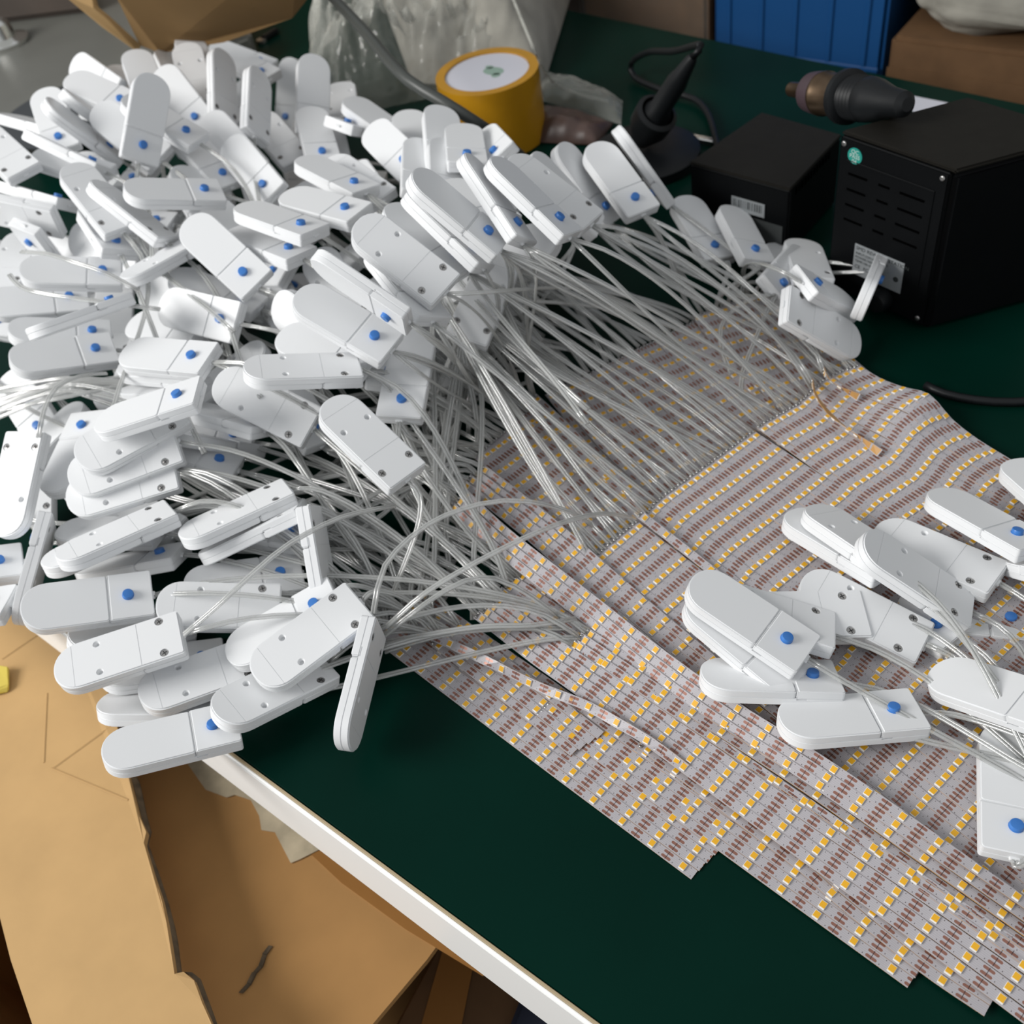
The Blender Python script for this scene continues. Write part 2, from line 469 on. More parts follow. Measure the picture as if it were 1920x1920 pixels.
def shell(pts, za, zb_, bev_top, bev_bot):
    bm = bmesh.new()
    vb = [bm.verts.new((x, y, za)) for x, y in pts]; vt = [bm.verts.new((x, y, zb_)) for x, y in pts]
    n = len(pts)
    fb = bm.faces.new(vb[::-1]); ft = bm.faces.new(vt)
    for i in range(n): bm.faces.new((vb[i], vb[(i + 1) % n], vt[(i + 1) % n], vt[i]))
    bm.normal_update()
    et, eb = list(ft.edges), list(fb.edges)
    if bev_top: bmesh.ops.bevel(bm, geom=et, offset=bev_top, segments=2, affect='EDGES')
    if bev_bot: bmesh.ops.bevel(bm, geom=[e for e in eb if e.is_valid], offset=bev_bot, segments=2, affect='EDGES')
    return bm

def boolean_cut(me, cutter_bm):
    a = bpy.data.objects.new('tmp_a', me); COL.objects.link(a)
    cm = bpy.data.meshes.new('tmp_c'); cutter_bm.to_mesh(cm); cutter_bm.free()
    c = bpy.data.objects.new('tmp_c', cm); COL.objects.link(c)
    md = a.modifiers.new('b', 'BOOLEAN'); md.operation = 'DIFFERENCE'; md.object = c; md.solver = 'EXACT'
    dg = bpy.context.evaluated_depsgraph_get(); dg.update()
    out = bpy.data.meshes.new_from_object(a.evaluated_get(dg))
    bpy.data.objects.remove(a); bpy.data.objects.remove(c)
    return out

GX = -HL + 0.0215                       # groove between cover and switch housing
SCREWS = [(-HL + 0.0100, s * 0.0097) for s in (1, -1)]
HOLES = [(0.0099, s * 0.0084) for s in (1, -1)]
low = mesh_of(shell(outline(-HL, HL), -HT, 0.0, 0.0003, 0.0007), 'lower_shell', M['white'])
cb = bmesh.new()
for x, y in SCREWS: add_lathe(cb, [(0.0023, -HT - .001), (0.0023, -HT + .0009)], 14, Matrix.Translation((x, y, 0)))
for x, y in HOLES: add_lathe(cb, [(0.0020, -HT - .0002), (0.0013, -HT + .0009), (0.0011, -HT + .0026)], 14, Matrix.Translation((x, y, 0)))
add_box(cb, (GX - .0001, -HW + .0004, -HT - .001), (GX + .00025, HW - .0004, -HT + .00025))
add_box(cb, (HL - .0098, -HW + .0006, -HT - .001), (HL - .00955, HW - .0006, -HT + .0002))
for s in (1, -1):
    add_box(cb, (GX - .0045, s * HW - .0005, -.0009), (GX + .0005, s * HW + .0005, -.0003))
low = boolean_cut(low, cb)
low.polygons.foreach_set('use_smooth', [True] * len(low.polygons)); low.set_sharp_from_angle(angle=math.radians(32))
cover = mesh_of(shell(outline(GX + .0007, HL), 0.0, HT - .0003, 0.0006, 0.0003), 'battery_cover', M['white'], True, 32)
hous_bm = shell(outline(-HL, GX, round_tip=False), 0.0, HT, 0.0005, 0.0003)
add_box(hous_bm, (GX + .0001, -HW + .0002, .0004), (GX + .0006, HW - .0002, HT - .0007))
housing = mesh_of(hous_bm, 'switch_housing', M['white'], True, 32)
bm = bmesh.new(); add_lathe(bm, [(0.0030, -.0006), (0.0030, .0004), (0.0028, .0005), (0.0028, .0019), (0.0026, .0023), (0.0021, .0024)], 20)
button_me = mesh_of(bm, 'button', M['blue'], True, 40)
bm = bmesh.new()
add_lathe(bm, [(0.0008, .0004), (0.0010, .0003), (0.0019, .00025), (0.0021, -.0003)], 14)
for a in (0.4, 0.4 + math.pi / 2):
    r = bmesh.ops.create_cube(bm, size=1, matrix=Matrix.Rotation(a, 4, 'Z') @ Matrix.Translation((0, 0, .0004)) @ Matrix.Diagonal((.0026, .0005, .00012, 1)))
    for f in {f for v in r['verts'] for f in v.link_faces}: f.material_index = 1
screw_me = mesh_of(bm, 'screw', [M['steel'], M['dark']], True, 30)
bm = bmesh.new(); add_box(bm, (-HL - .0012, -.0022, -.0008), (-HL + .0006, .0022, .0008), .0004, 1)
gland_me = mesh_of(bm, 'cable_outlet', M['white'])
flip = Matrix.Rotation(math.pi, 4, 'X')
CASE_PARTS = [('lower_shell', low, Matrix()), ('battery_cover', cover, Matrix()), ('switch_housing', housing, Matrix()),
              ('button', button_me, Matrix.Translation((-HL + .0122, 0, HT))),
              ('screw', screw_me, Matrix.Translation((SCREWS[0][0], SCREWS[0][1], -HT + .0007)) @ flip),
              ('screw', screw_me, Matrix.Translation((SCREWS[1][0], SCREWS[1][1], -HT + .0007)) @ flip),
              ('cable_outlet', gland_me, Matrix())]

def place_case(loc, quat, label, group):
    o = empty('switch_case', loc, quat)
    tag(o, label, 'switch case', group)
    for n, me, m_ in CASE_PARTS: link(n, me, o, m_)
    return o

# position (mm) | rotation quaternion wxyz | side seen | label
CASES = [
    ('c131', (-825.21, 459.72, 104.56), (0.1070, 0.0754, -0.3511, 0.9271), 'white case half hidden at the far left crest of the pile, beside the grey machine'),
    ('c132', (-804.80, 474.79, 92.94), (0.1670, 0.1477, 0.1617, 0.9613), 'white case peeking out behind the crest of the pile, left of a tilted rounded case'),
    ('c133', (-793.15, 514.32, 87.79), (0.2003, 0.1918, 0.2493, 0.9279), 'white case tip peeking between two raised cases at the crest, below the brown box'),
    ('c75', (-768.34, 575.20, 69.39), (0.1049, 0.0461, -0.0371, 0.9927), 'small-looking white blue-buttoned case at the back of the pile under the brown box corner'),
    ('c75b', (-805.57, 597.13, 64.37), (0.0967, -0.1369, -0.0458, -0.9848), 'white case end at the very back of the pile, right of a blue-buttoned neighbour'),
    ('c74a', (-772.90, 527.39, 93.19), (0.2182, 0.2829, 0.0319, 0.9334), 'topmost white case of the pile, round end highest, below the brown cardboard box'),
    ('c130', (-808.11, 379.75, 105.99), (0.0479, -0.0202, -0.2678, -0.9621), 'white case lying flat at the far left rear of the pile, by the dark disc'),
    ('c134', (-734.41, 396.28, 115.41), (0.5371, -0.4274, -0.2483, -0.6835), 'white case standing steeply behind the leftmost upright blue-buttoned case'),
    ('c8', (-773.42, 471.86, 105.82), (0.2657, 0.2127, 0.0367, 0.9396), 'white case leaning up at the crest, round end just left of the topmost case'),
    ('c7', (-762.12, 423.36, 118.19), (0.0586, -0.1522, 0.0577, -0.9849), 'white case sloping left at the rear crest, button hidden under the tall front case'),
    ('c76', (-756.53, 599.74, 35.23), (0.5661, 0.3376, -0.2966, 0.6911), 'white blue-buttoned case directly behind and left of the tall upright case near the plastic bag'),
    ('c78', (-646.04, 563.65, 63.81), (0.0063, 0.3831, 0.9231, -0.0330), 'white case half hidden right behind the tall upright case near the plastic bag'),
    ('c77', (-646.52, 486.81, 68.08), (0.1559, -0.1653, -0.9734, -0.0296), 'white case showing two screws below the tall upright case near the plastic bag'),
    ('c74b', (-757.86, 508.11, 95.88), (0.2204, -0.3278, -0.9181, -0.0336), 'white case with two pin holes, leaning just under the topmost case of the pile'),
    ('c9', (-726.07, 468.67, 97.30), (0.1858, 0.2521, -0.2423, 0.9183), 'white case leaning right with half-covered blue button, behind the tall central upright case'),
    ('c73', (-701.13, 491.55, 100.51), (0.4645, -0.2251, -0.7776, 0.3591), 'white case on edge with bright left side, upright, right below the topmost case'),
    ('c72', (-643.76, 476.40, 103.35), (0.4002, -0.2670, -0.7620, 0.4335), 'white case on edge with bright left side, second upright one, left of two blue buttons'),
    ('c71', (-636.15, 526.90, 87.86), (0.3710, 0.4343, 0.0735, 0.8176), 'tall upright white case with blue button in front of the clear plastic bag'),
    ('c79', (-588.19, 522.59, 69.32), (0.6068, -0.1466, 0.2689, 0.7335), 'white case lying sideways below the plastic bag, blue button at its left end'),
    ('c80', (-570.49, 525.71, 77.59), (0.0460, 0.1549, 0.1102, 0.9807), 'white case with dark blue button in shadow, below the sideways case near the bag'),
    ('c84a', (-527.14, 515.30, 77.17), (0.4355, 0.0810, 0.0423, 0.8955), 'leftmost of three white round ends in front of the amber tape roll'),
    ('c84b', (-472.09, 492.81, 97.82), (0.3960, 0.1824, 0.1471, 0.8878), 'wide white round end with a thin bright edge line in front of the tape roll'),
    ('c84d', (-439.10, 478.30, 104.95), (0.4155, 0.0154, 0.1113, 0.9026), 'narrow white round end squeezed between two others in front of the tape roll'),
    ('c84c', (-431.12, 495.51, 96.99), (0.2996, -0.1713, -0.1951, 0.9180), "white case tilted with square corner right, under the tape roll's right half"),
    ('c2', (-765.34, 378.72, 117.00), (0.2871, 0.1887, -0.0718, 0.9364), 'leftmost upright white case with blue button, beside the dark disc of the grey machine'),
    ('c5', (-743.65, 319.52, 125.60), (0.1271, -0.0880, -0.9877, -0.0218), 'large screw-side-up white case cut off by the left frame edge, upper pile'),
    ('c6', (-711.97, 348.00, 106.24), (0.0980, -0.0958, -0.0248, -0.9903), 'white case under the long edge-on case at the upper left'),
    ('c3', (-720.71, 373.20, 119.23), (0.3960, -0.4301, -0.2415, -0.7745), 'longer of two white cases lying on edge at the upper left, crossing a blue-buttoned one'),
    ('c4', (-694.20, 339.85, 124.03), (0.1730, -0.1414, -0.3909, -0.8929), 'lower of two white edge-on cases at the upper left, blue button behind its end'),
    ('c11', (-691.31, 390.81, 113.19), (0.0376, 0.2542, -0.1737, 0.9507), 'white case with glossy round end tucked left under the tall central upright case'),
    ('c135', (-653.30, 420.47, 85.29), (0.0455, 0.2679, 0.0907, 0.9581), 'white case sloping down under the raised button block, beside loose clear cables'),
    ('c136', (-654.81, 448.93, 82.30), (0.1558, 0.1942, -0.2284, 0.9412), 'white case deep between cables, blue button just visible, below the second edge-on upright case'),
    ('c137', (-610.57, 427.84, 81.20), (0.1903, 0.1460, -0.2678, 0.9331), 'white case deep between cables, lowest blue button under the edge-on uprights'),
    ('c138', (-602.97, 491.36, 75.52), (0.3254, 0.1816, 0.0644, 0.9257), 'white case in shadow beneath the tall upright case near the plastic bag'),
    ('c10', (-669.98, 408.84, 118.27), (0.1081, -0.2380, -0.0900, -0.9610), 'white case with thick raised corner and blue button, right of the tall central case'),
    ('c1', (-659.31, 390.78, 130.75), (0.3802, 0.4903, 0.1782, 0.7637), 'tall central upright white case with blue button at the upper left of the pile'),
    ('c13', (-637.74, 317.18, 112.60), (0.2496, -0.0961, -0.9613, 0.0666), 'screw-side-up white case with one pin hole, left neighbour of the curved bright-edged case'),
    ('c18b', (-696.13, 308.24, 56.88), (0.0216, -0.0339, 0.4573, -0.8884), 'white case in shadow at the left, behind the pair of looping cables'),
    ('c18', (-650.25, 311.61, 71.69), (0.0074, 0.1086, -0.3960, 0.9118), 'grey-shaded white case under the crossing cables at the left of the pile'),
    ('c17', (-690.63, 288.41, 70.55), (0.4235, 0.4778, 0.6139, -0.4641), 'white case end with a single visible screw at the left, below a case on edge'),
    ('c16a', (-714.64, 312.79, 100.77), (0.1259, -0.0392, -0.3615, -0.9230), 'white case on edge at the left frame border, above the thick edge-on case'),
    ('c16', (-705.76, 291.38, 100.83), (0.2159, 0.0379, -0.6463, -0.7310), 'thick white case on edge at the left with cable end and two screws facing down'),
    ('c58', (-766.98, 269.17, 65.82), (0.3831, -0.3590, 0.0821, -0.8471), 'white case at the left frame edge with a blue button cut by the frame'),
    ('c15', (-635.00, 311.08, 90.95), (0.1715, 0.0999, 0.2599, 0.9450), 'white case with bright slanting left edge and cable leaving its lower corner, centre left'),
    ('c14', (-602.89, 317.26, 110.06), (0.2461, 0.1097, -0.9058, 0.3271), 'white case lying on edge with a long bright curved side, below the horizontal case'),
    ('c12', (-581.06, 341.31, 115.81), (0.4949, -0.2161, -0.0259, -0.8412), 'white case lying level with blue button at right, centre of the upper pile'),
    ('c85b', (-508.14, 434.89, 88.42), (0.0677, -0.1168, -0.9892, -0.0576), 'white case hidden behind the blue-buttoned case right of the cables, upper middle'),
    ('c81', (-515.60, 484.29, 85.69), (0.1986, 0.0378, -0.2329, 0.9513), 'white case on edge with bright pointed left end, above the blue-buttoned middle cases'),
    ('c82', (-467.46, 460.43, 92.88), (0.4259, 0.1291, 0.1574, 0.8816), 'white case standing with bright left edge, below the three round ends by the tape roll'),
    ('c83', (-435.84, 452.77, 101.36), (0.4091, 0.1617, 0.1911, 0.8775), 'white case standing with thin bright left edge and half-hidden blue button, middle top'),
    ('c88', (-496.03, 339.46, 98.71), (0.0132, 0.0191, 0.1144, 0.9932), 'lower of two stacked blue-buttoned cases in the middle, darker one'),
    ('c87', (-486.63, 346.07, 114.30), (0.0197, -0.0364, -0.1331, -0.9902), 'white case lying over a darker one, blue button, left of the two-case stack'),
    ('c86', (-479.34, 377.74, 108.07), (0.0317, -0.0182, -0.0296, -0.9989), 'white blue-buttoned case with pale top, lower one of the pair in the upper middle'),
    ('c85', (-508.54, 417.73, 101.26), (0.0324, 0.0751, 0.1283, 0.9884), 'white blue-buttoned case with bright long side, upper one of the pair in the upper middle'),
    ('c98', (-347.49, 553.18, 69.14), (0.4315, 0.2641, -0.8090, 0.2992), 'rightmost white case of the top row, on edge beside the soldering iron stand'),
    ('c97', (-348.10, 522.51, 75.30), (0.2041, 0.2167, -0.0091, 0.9546), 'white case with blue button in the top row, next to the soldering iron stand'),
    ('c96', (-371.78, 517.05, 69.58), (0.0144, 0.4015, 0.1121, 0.9089), 'white case without visible button in the top row, second from the soldering iron'),
    ('c95', (-354.27, 468.38, 93.50), (0.1498, -0.4216, -0.0975, -0.8890), 'white case mostly hidden behind the four-holed screw-side-up case of the top row'),
    ('c94', (-341.71, 438.91, 114.17), (0.2514, 0.0216, -0.9651, 0.0696), 'screw-side-up white case with two dark screws in the top row'),
    ('c93', (-328.33, 402.77, 133.29), (0.0139, -0.2735, -0.2330, -0.9331), 'long bright-sided white case on edge left of the screw-side-up one in the top row'),
    ('c92b', (-382.02, 414.30, 110.86), (0.1606, 0.0420, 0.1029, 0.9807), 'white round end hidden between bright edge-on cases of the top row'),
    ('c92', (-347.56, 393.97, 133.28), (0.0793, 0.3043, 0.3511, 0.8820), 'steep white case on edge with blue button, in the middle of the bright edge-on row'),
    ('c90b', (-385.12, 371.82, 110.94), (0.0183, -0.2284, -0.1312, -0.9645), 'white case at the left end of the bright edge-on row, lowest of the three'),
    ('c90', (-369.23, 371.51, 120.33), (0.0296, -0.2547, -0.3448, -0.9030), 'white case on edge, lowest with blue button in the bright edge-on row'),
    ('c91', (-354.72, 368.90, 138.11), (0.1249, -0.3390, -0.1346, -0.9227), 'longest bright edge-on white case above the lowest blue button of that row'),
    ('c67', (-377.85, 337.46, 102.91), (0.1318, 0.1883, 0.2705, 0.9349), 'grey-shaded white case directly under the large screw-side-up case in the middle'),
    ('c66', (-375.38, 338.90, 121.65), (0.2612, -0.0150, -0.9595, -0.1048), 'large screw-side-up white case in the middle with two shiny screws at its right end'),
    ('c19', (-564.61, 306.38, 90.20), (0.0704, -0.6343, 0.7637, -0.0978), 'white case in shadow with one pin hole, left behind the large tilted blue-buttoned case'),
    ('c56', (-624.90, 270.06, 85.97), (0.3905, -0.1958, 0.0348, -0.8988), 'white case sloping under two looping cables at the left of the pile'),
    ('c55', (-651.97, 251.03, 67.26), (0.4393, -0.2059, 0.0828, -0.8705), 'white case at the left with bright groove line, under the two looping cables'),
    ('c57', (-616.97, 238.94, 59.79), (0.4361, -0.2036, -0.0551, -0.8748), 'white case at the left with blue button, just above the large level case'),
    ('c54', (-546.89, 227.91, 103.74), (0.5608, 0.1049, -0.2485, -0.7828), 'thin edge-on white case at the left pointing to a small blue button'),
    ('c53', (-583.94, 220.14, 65.87), (0.5102, -0.2340, 0.0377, -0.8267), 'large level white case with blue button at the left, above the bundle of grey cables'),
    ('c59', (-549.95, 277.27, 58.76), (0.1041, 0.0382, 0.0773, -0.9908), 'grey-shaded white round end behind the pair of front blue-buttoned cases, left middle'),
    ('c23', (-574.32, 305.30, 54.95), (0.0377, -0.0384, 0.3457, -0.9368), 'white round end left of the bright squarish blue-buttoned case'),
    ('c21', (-534.38, 312.91, 68.45), (0.1674, -0.1641, -0.1376, -0.9624), 'white case fanned underneath the large tilted blue-buttoned case'),
    ('c20', (-507.94, 313.41, 105.23), (0.0897, 0.2231, -0.1870, 0.9525), 'large bright tilted white case with blue button, centre left of the pile'),
    ('c22', (-514.43, 284.70, 76.37), (0.0660, -0.0356, 0.3337, -0.9397), 'bright squarish-looking white case with blue button, below the large tilted one'),
    ('c68', (-439.55, 308.59, 73.48), (0.1162, 0.0620, -0.4857, 0.8641), 'white round end left under the large front blue-buttoned case in the middle'),
    ('c69', (-409.03, 290.74, 77.66), (0.0473, -0.0657, 0.0614, -0.9948), 'white case below the large middle blue-buttoned case, crossed by cables'),
    ('c65', (-372.59, 302.04, 125.10), (0.1676, 0.1510, -0.8014, 0.5539), 'white case on edge with a blue button pressed sideways against its front neighbour'),
    ('c64', (-391.36, 298.35, 99.58), (0.0545, -0.2161, 0.0320, -0.9743), 'large bright white case with blue button in the middle, above the cable fan'),
    ('c62', (-391.73, 260.18, 92.70), (0.1194, 0.4209, -0.8941, 0.0961), 'white case with single screw lying level under the cables, middle of the pile'),
    ('c61', (-421.87, 247.43, 66.19), (0.2105, 0.0483, -0.9526, -0.2143), 'screw-side-up white case with two screws and two holes under the cables, centre left'),
    ('c63', (-339.53, 248.40, 71.90), (0.1949, -0.0702, -0.9778, 0.0311), 'white case diving right under the cable fan, one screw at its lower end'),
    ('c26', (-504.35, 232.36, 57.93), (0.1180, 0.0870, -0.1050, -0.9836), 'white tip between two blue-buttoned cases of the left-centre column'),
    ('c25', (-504.21, 239.45, 69.40), (0.0526, -0.1073, 0.9928, -0.0037), 'white case directly beneath the upper blue-buttoned case of the left-centre column'),
    ('c24', (-492.43, 240.10, 81.75), (0.1431, 0.0091, 0.0446, -0.9887), 'upper blue-buttoned white case of the left-centre column with cable to the right'),
    ('c33', (-468.12, 146.23, 29.62), (0.2633, 0.0146, -0.1401, -0.9544), 'white case under the fanned column, square end with a cable hole at right'),
    ('c52', (-525.56, 172.48, 45.28), (0.8568, 0.0655, 0.0185, -0.5111), 'grey-shaded white case standing on its round end at the left under the cable bundle'),
    ('c60a', (-451.71, 235.10, 52.57), (0.0788, 0.0121, -0.2952, -0.9521), 'top one of four edge-on white cases stacked right of the left-centre column'),
    ('c60b', (-459.44, 224.58, 38.74), (0.6110, -0.2067, -0.3418, -0.6835), 'rightmost one of four edge-on white cases stacked right of the left-centre column'),
    ('c60c', (-474.90, 230.08, 38.44), (0.2506, -0.2232, 0.0171, -0.9418), 'third one of four edge-on white cases stacked right of the left-centre column'),
    ('c60d', (-459.04, 206.17, 44.71), (0.2454, -0.1598, -0.1967, -0.9357), 'lowest one of four edge-on white cases stacked right of the left-centre column'),
    ('c46', (-386.77, 183.18, 50.80), (0.0646, -0.5389, 0.8280, -0.1409), 'upper of two white cases lying steeply under cables in the front middle'),
    ('c47', (-379.61, 183.25, 39.56), (0.2210, -0.3673, 0.8782, -0.2124), 'lower of two white cases lying steeply under cables in the front middle'),
    ('c45', (-336.17, 188.56, 31.99), (0.4790, 0.7189, -0.0591, -0.5003), 'white case standing on edge behind the top front screw-side-up case'),
    ('c34', (-441.81, 137.54, 25.37), (0.2945, 0.1172, -0.2120, -0.9244), 'thin edge-on white case just above the front level blue-buttoned case'),
    ('c32', (-447.42, 132.08, 45.43), (0.0337, -0.5728, 0.8046, -0.1529), 'lower of two fanned white cases with round ends at the left, above the front case'),
    ('c31', (-429.27, 135.76, 58.20), (0.0292, -0.5820, 0.7982, -0.1525), 'screw-side-up white case with two pin holes at the bottom of the fanned column'),
    ('c30', (-464.99, 166.15, 52.23), (0.0846, 0.4164, -0.8823, -0.2023), 'third screw-side-up white case of the fanned left-centre column'),
    ('c29', (-466.52, 174.94, 62.96), (0.1007, 0.4503, -0.8574, -0.2281), 'second screw-side-up white case of the fanned left-centre column'),
    ('c28', (-468.05, 186.59, 73.88), (0.0981, 0.5532, -0.8090, -0.1729), 'first screw-side-up white case just below the lower blue-buttoned case of the column'),
    ('c27', (-452.19, 196.28, 91.16), (0.3457, 0.0887, -0.0073, -0.9341), 'lower blue-buttoned white case on top of the fanned left-centre column'),
    ('c50', (-518.02, 80.11, 37.27), (0.4732, -0.1586, -0.0651, -0.8641), 'white case with blue button at the left frame edge, above the cardboard flap'),
    ('c51', (-499.13, 61.33, 32.37), (0.3293, 0.0277, -0.0830, -0.9402), 'white case cut by the left frame edge right above the cardboard flap'),
    ('c48', (-521.55, 133.51, 56.42), (0.1318, -0.8239, 0.5201, 0.1825), 'screw-side-up white case at the left frame edge, cable end upward'),
    ('c49', (-484.16, 103.54, 31.73), (0.6991, 0.5077, -0.1620, -0.4767), 'thin edge-on white case leaning over the table edge at the left'),
    ('c43', (-376.71, 164.13, 19.69), (0.4291, -0.1489, 0.0048, -0.8909), 'white blue-buttoned case in the front middle behind the crossed screw-side-up case'),
    ('c37', (-407.13, 105.66, 19.38), (0.5454, -0.1911, -0.1958, -0.7923), 'grey-shaded white case between the two front level cases'),
    ('c38', (-383.41, 103.64, 9.14), (0.4397, -0.1299, -0.0986, -0.8832), 'white case in shadow with a blue button between the front screw-side-up cases'),
    ('c44', (-368.35, 141.27, 28.34), (0.1776, 0.3221, -0.9268, -0.0753), 'screw-side-up white case in the front middle with a clear cable crossing it'),
    ('c35', (-416.16, 100.17, 48.66), (0.4247, -0.2053, 0.0598, -0.8797), 'front level white case with blue button overhanging the cardboard'),
    ('c36', (-380.67, 89.20, 41.05), (0.0516, 0.4617, -0.8846, -0.0413), 'front screw-side-up white case with two screws and two holes, above the cardboard flap'),
    ('c140', (-366.10, 86.22, 7.78), (0.3227, -0.0034, -0.2501, -0.9129), "small visible white round end over the flap's torn edge"),
    ('c141', (-351.19, 108.09, 18.03), (0.0900, 0.5025, -0.8598, -0.0059), 'screw-side-up white case at the front, left of the overlapping pair'),
    ('c142', (-331.43, 72.67, 24.56), (0.4695, -0.0900, -0.0865, -0.8741), 'lowest white case at the front lying across the table edge'),
    ('c39', (-310.10, 120.39, 20.61), (0.1637, 0.6184, -0.7651, 0.0735), 'screw-side-up white case at the front resting on the lowest case'),
    ('c41', (-327.88, 149.82, 27.22), (0.5054, 0.0618, 0.0329, -0.8600), 'white case under the top front screw-side-up case, groove visible, button hidden'),
    ('c40', (-304.02, 147.97, 34.77), (0.0571, 0.6010, -0.7885, -0.1171), 'topmost front screw-side-up white case with all four holes visible'),
    ('c42', (-267.98, 142.99, 28.06), (0.5897, 0.5970, -0.3075, -0.4486), 'white case hanging on edge over the bare green table, round end down'),
    ('c102', (-240.36, 559.98, 8.45), (0.4227, 0.0303, 0.1273, 0.8968), 'grey round end beside the black box, behind a small case near it'),
    ('c101', (-273.84, 560.57, 26.81), (0.3616, 0.1301, 0.1921, 0.9030), 'second white blue-buttoned case in front of the left black station'),
    ('c100', (-305.59, 558.79, 25.51), (0.2892, 0.1619, 0.0643, 0.9413), 'first white blue-buttoned case in front of the left black station'),
    ('c104', (-223.80, 553.35, 23.66), (0.0304, 0.4906, 0.8588, -0.1445), 'screw-side-up white case leaning at the gap between the two black stations'),
    ('c103', (-228.74, 536.74, 23.31), (0.6502, 0.1783, 0.3339, 0.6588), 'white case with bright cable end and blue button, in front of the black stations'),
    ('c107', (-191.03, 512.22, 33.83), (0.7958, -0.0897, 0.3772, 0.4652), 'white case hidden behind the flat screw-side-up case by the right station'),
    ('c106', (-170.98, 525.77, 36.87), (0.4128, -0.6598, 0.4180, -0.4686), 'small white case standing upright against the right black station'),
    ('c105', (-184.51, 487.76, 29.22), (0.0791, -0.8843, -0.2306, 0.3981), 'flat screw-side-up white case in front of the right black station'),
    ('c115', (-30.79, 420.52, 19.04), (0.3748, -0.0993, 0.0849, 0.9179), 'white edge-on case at the right frame edge, farthest of the right cluster'),
    ('c117', (-22.05, 374.98, 15.27), (0.3641, -0.3334, 0.1415, 0.8581), "white edge-on case under the right cluster's far blue-buttoned case"),
    ('c114', (-52.70, 386.69, 19.60), (0.2196, -0.0597, 0.1706, 0.9587), 'far blue-buttoned white case of the right cluster, cut by the frame'),
    ('c113', (-66.10, 361.06, 11.76), (0.0122, 0.0499, 0.9979, -0.0405), 'screw-side-up white case behind the front long one of the right cluster'),
    ('c110', (-110.01, 342.33, 16.34), (0.1462, -0.0224, 0.1536, 0.9770), 'leftmost long white case with bright side in the right cluster'),
    ('c111', (-101.42, 342.54, 23.54), (0.0273, 0.2085, 0.9533, -0.2167), 'white case resting on the leftmost long case of the right cluster'),
    ('c116', (-41.12, 338.21, 1.53), (0.1906, -0.0071, -0.0802, -0.9784), 'white blue-buttoned case at the right frame edge under several cables'),
    ('c124', (-12.67, 289.47, 21.74), (0.0856, -0.1800, 0.0422, 0.9790), 'white round end under the cables at the right, below the blue-buttoned case'),
    ('c123', (-69.46, 327.94, 0.89), (0.1326, -0.0718, 0.0657, 0.9864), 'white case under the fanned screw-side-up trio, blue button barely showing'),
    ('c122', (-82.88, 307.65, 13.95), (0.0941, 0.0065, -0.9954, -0.0139), 'rightmost of three fanned screw-side-up white cases at the right'),
    ('c121', (-105.90, 288.01, 19.16), (0.0883, 0.3110, -0.9459, -0.0283), 'middle of three fanned screw-side-up white cases at the right'),
    ('c120', (-117.12, 275.63, 28.23), (0.1100, 0.1724, -0.9700, 0.1318), 'leftmost of three fanned screw-side-up white cases at the right'),
    ('c112', (-67.64, 331.71, 25.65), (0.2515, 0.0900, -0.9589, 0.0952), 'top long screw-side-up white case in the middle of the right cluster'),
    ('c127', (-64.05, 248.73, 16.81), (0.3439, -0.0087, -0.1444, -0.9278), 'white blue-buttoned case lying lowest left on the strips, tilted upward right'),
    ('c126', (-102.96, 248.34, 18.84), (0.2954, -0.0157, -0.1951, -0.9351), 'white blue-buttoned case lying level on the strips under the large front one'),
    ('c119b', (-121.95, 258.39, 25.85), (0.0801, 0.1251, 0.0626, 0.9869), 'white case directly beneath the large front blue-buttoned case on the strips'),
    ('c119', (-122.74, 265.28, 34.11), (0.0207, 0.1286, 0.0550, 0.9900), 'large front blue-buttoned white case lying on the strip sheet'),
    ('c128', (6.07, 253.10, 12.92), (0.5851, -0.0309, 0.0341, 0.8096), 'white blue-buttoned case at the lower right frame edge, cable end down'),
]
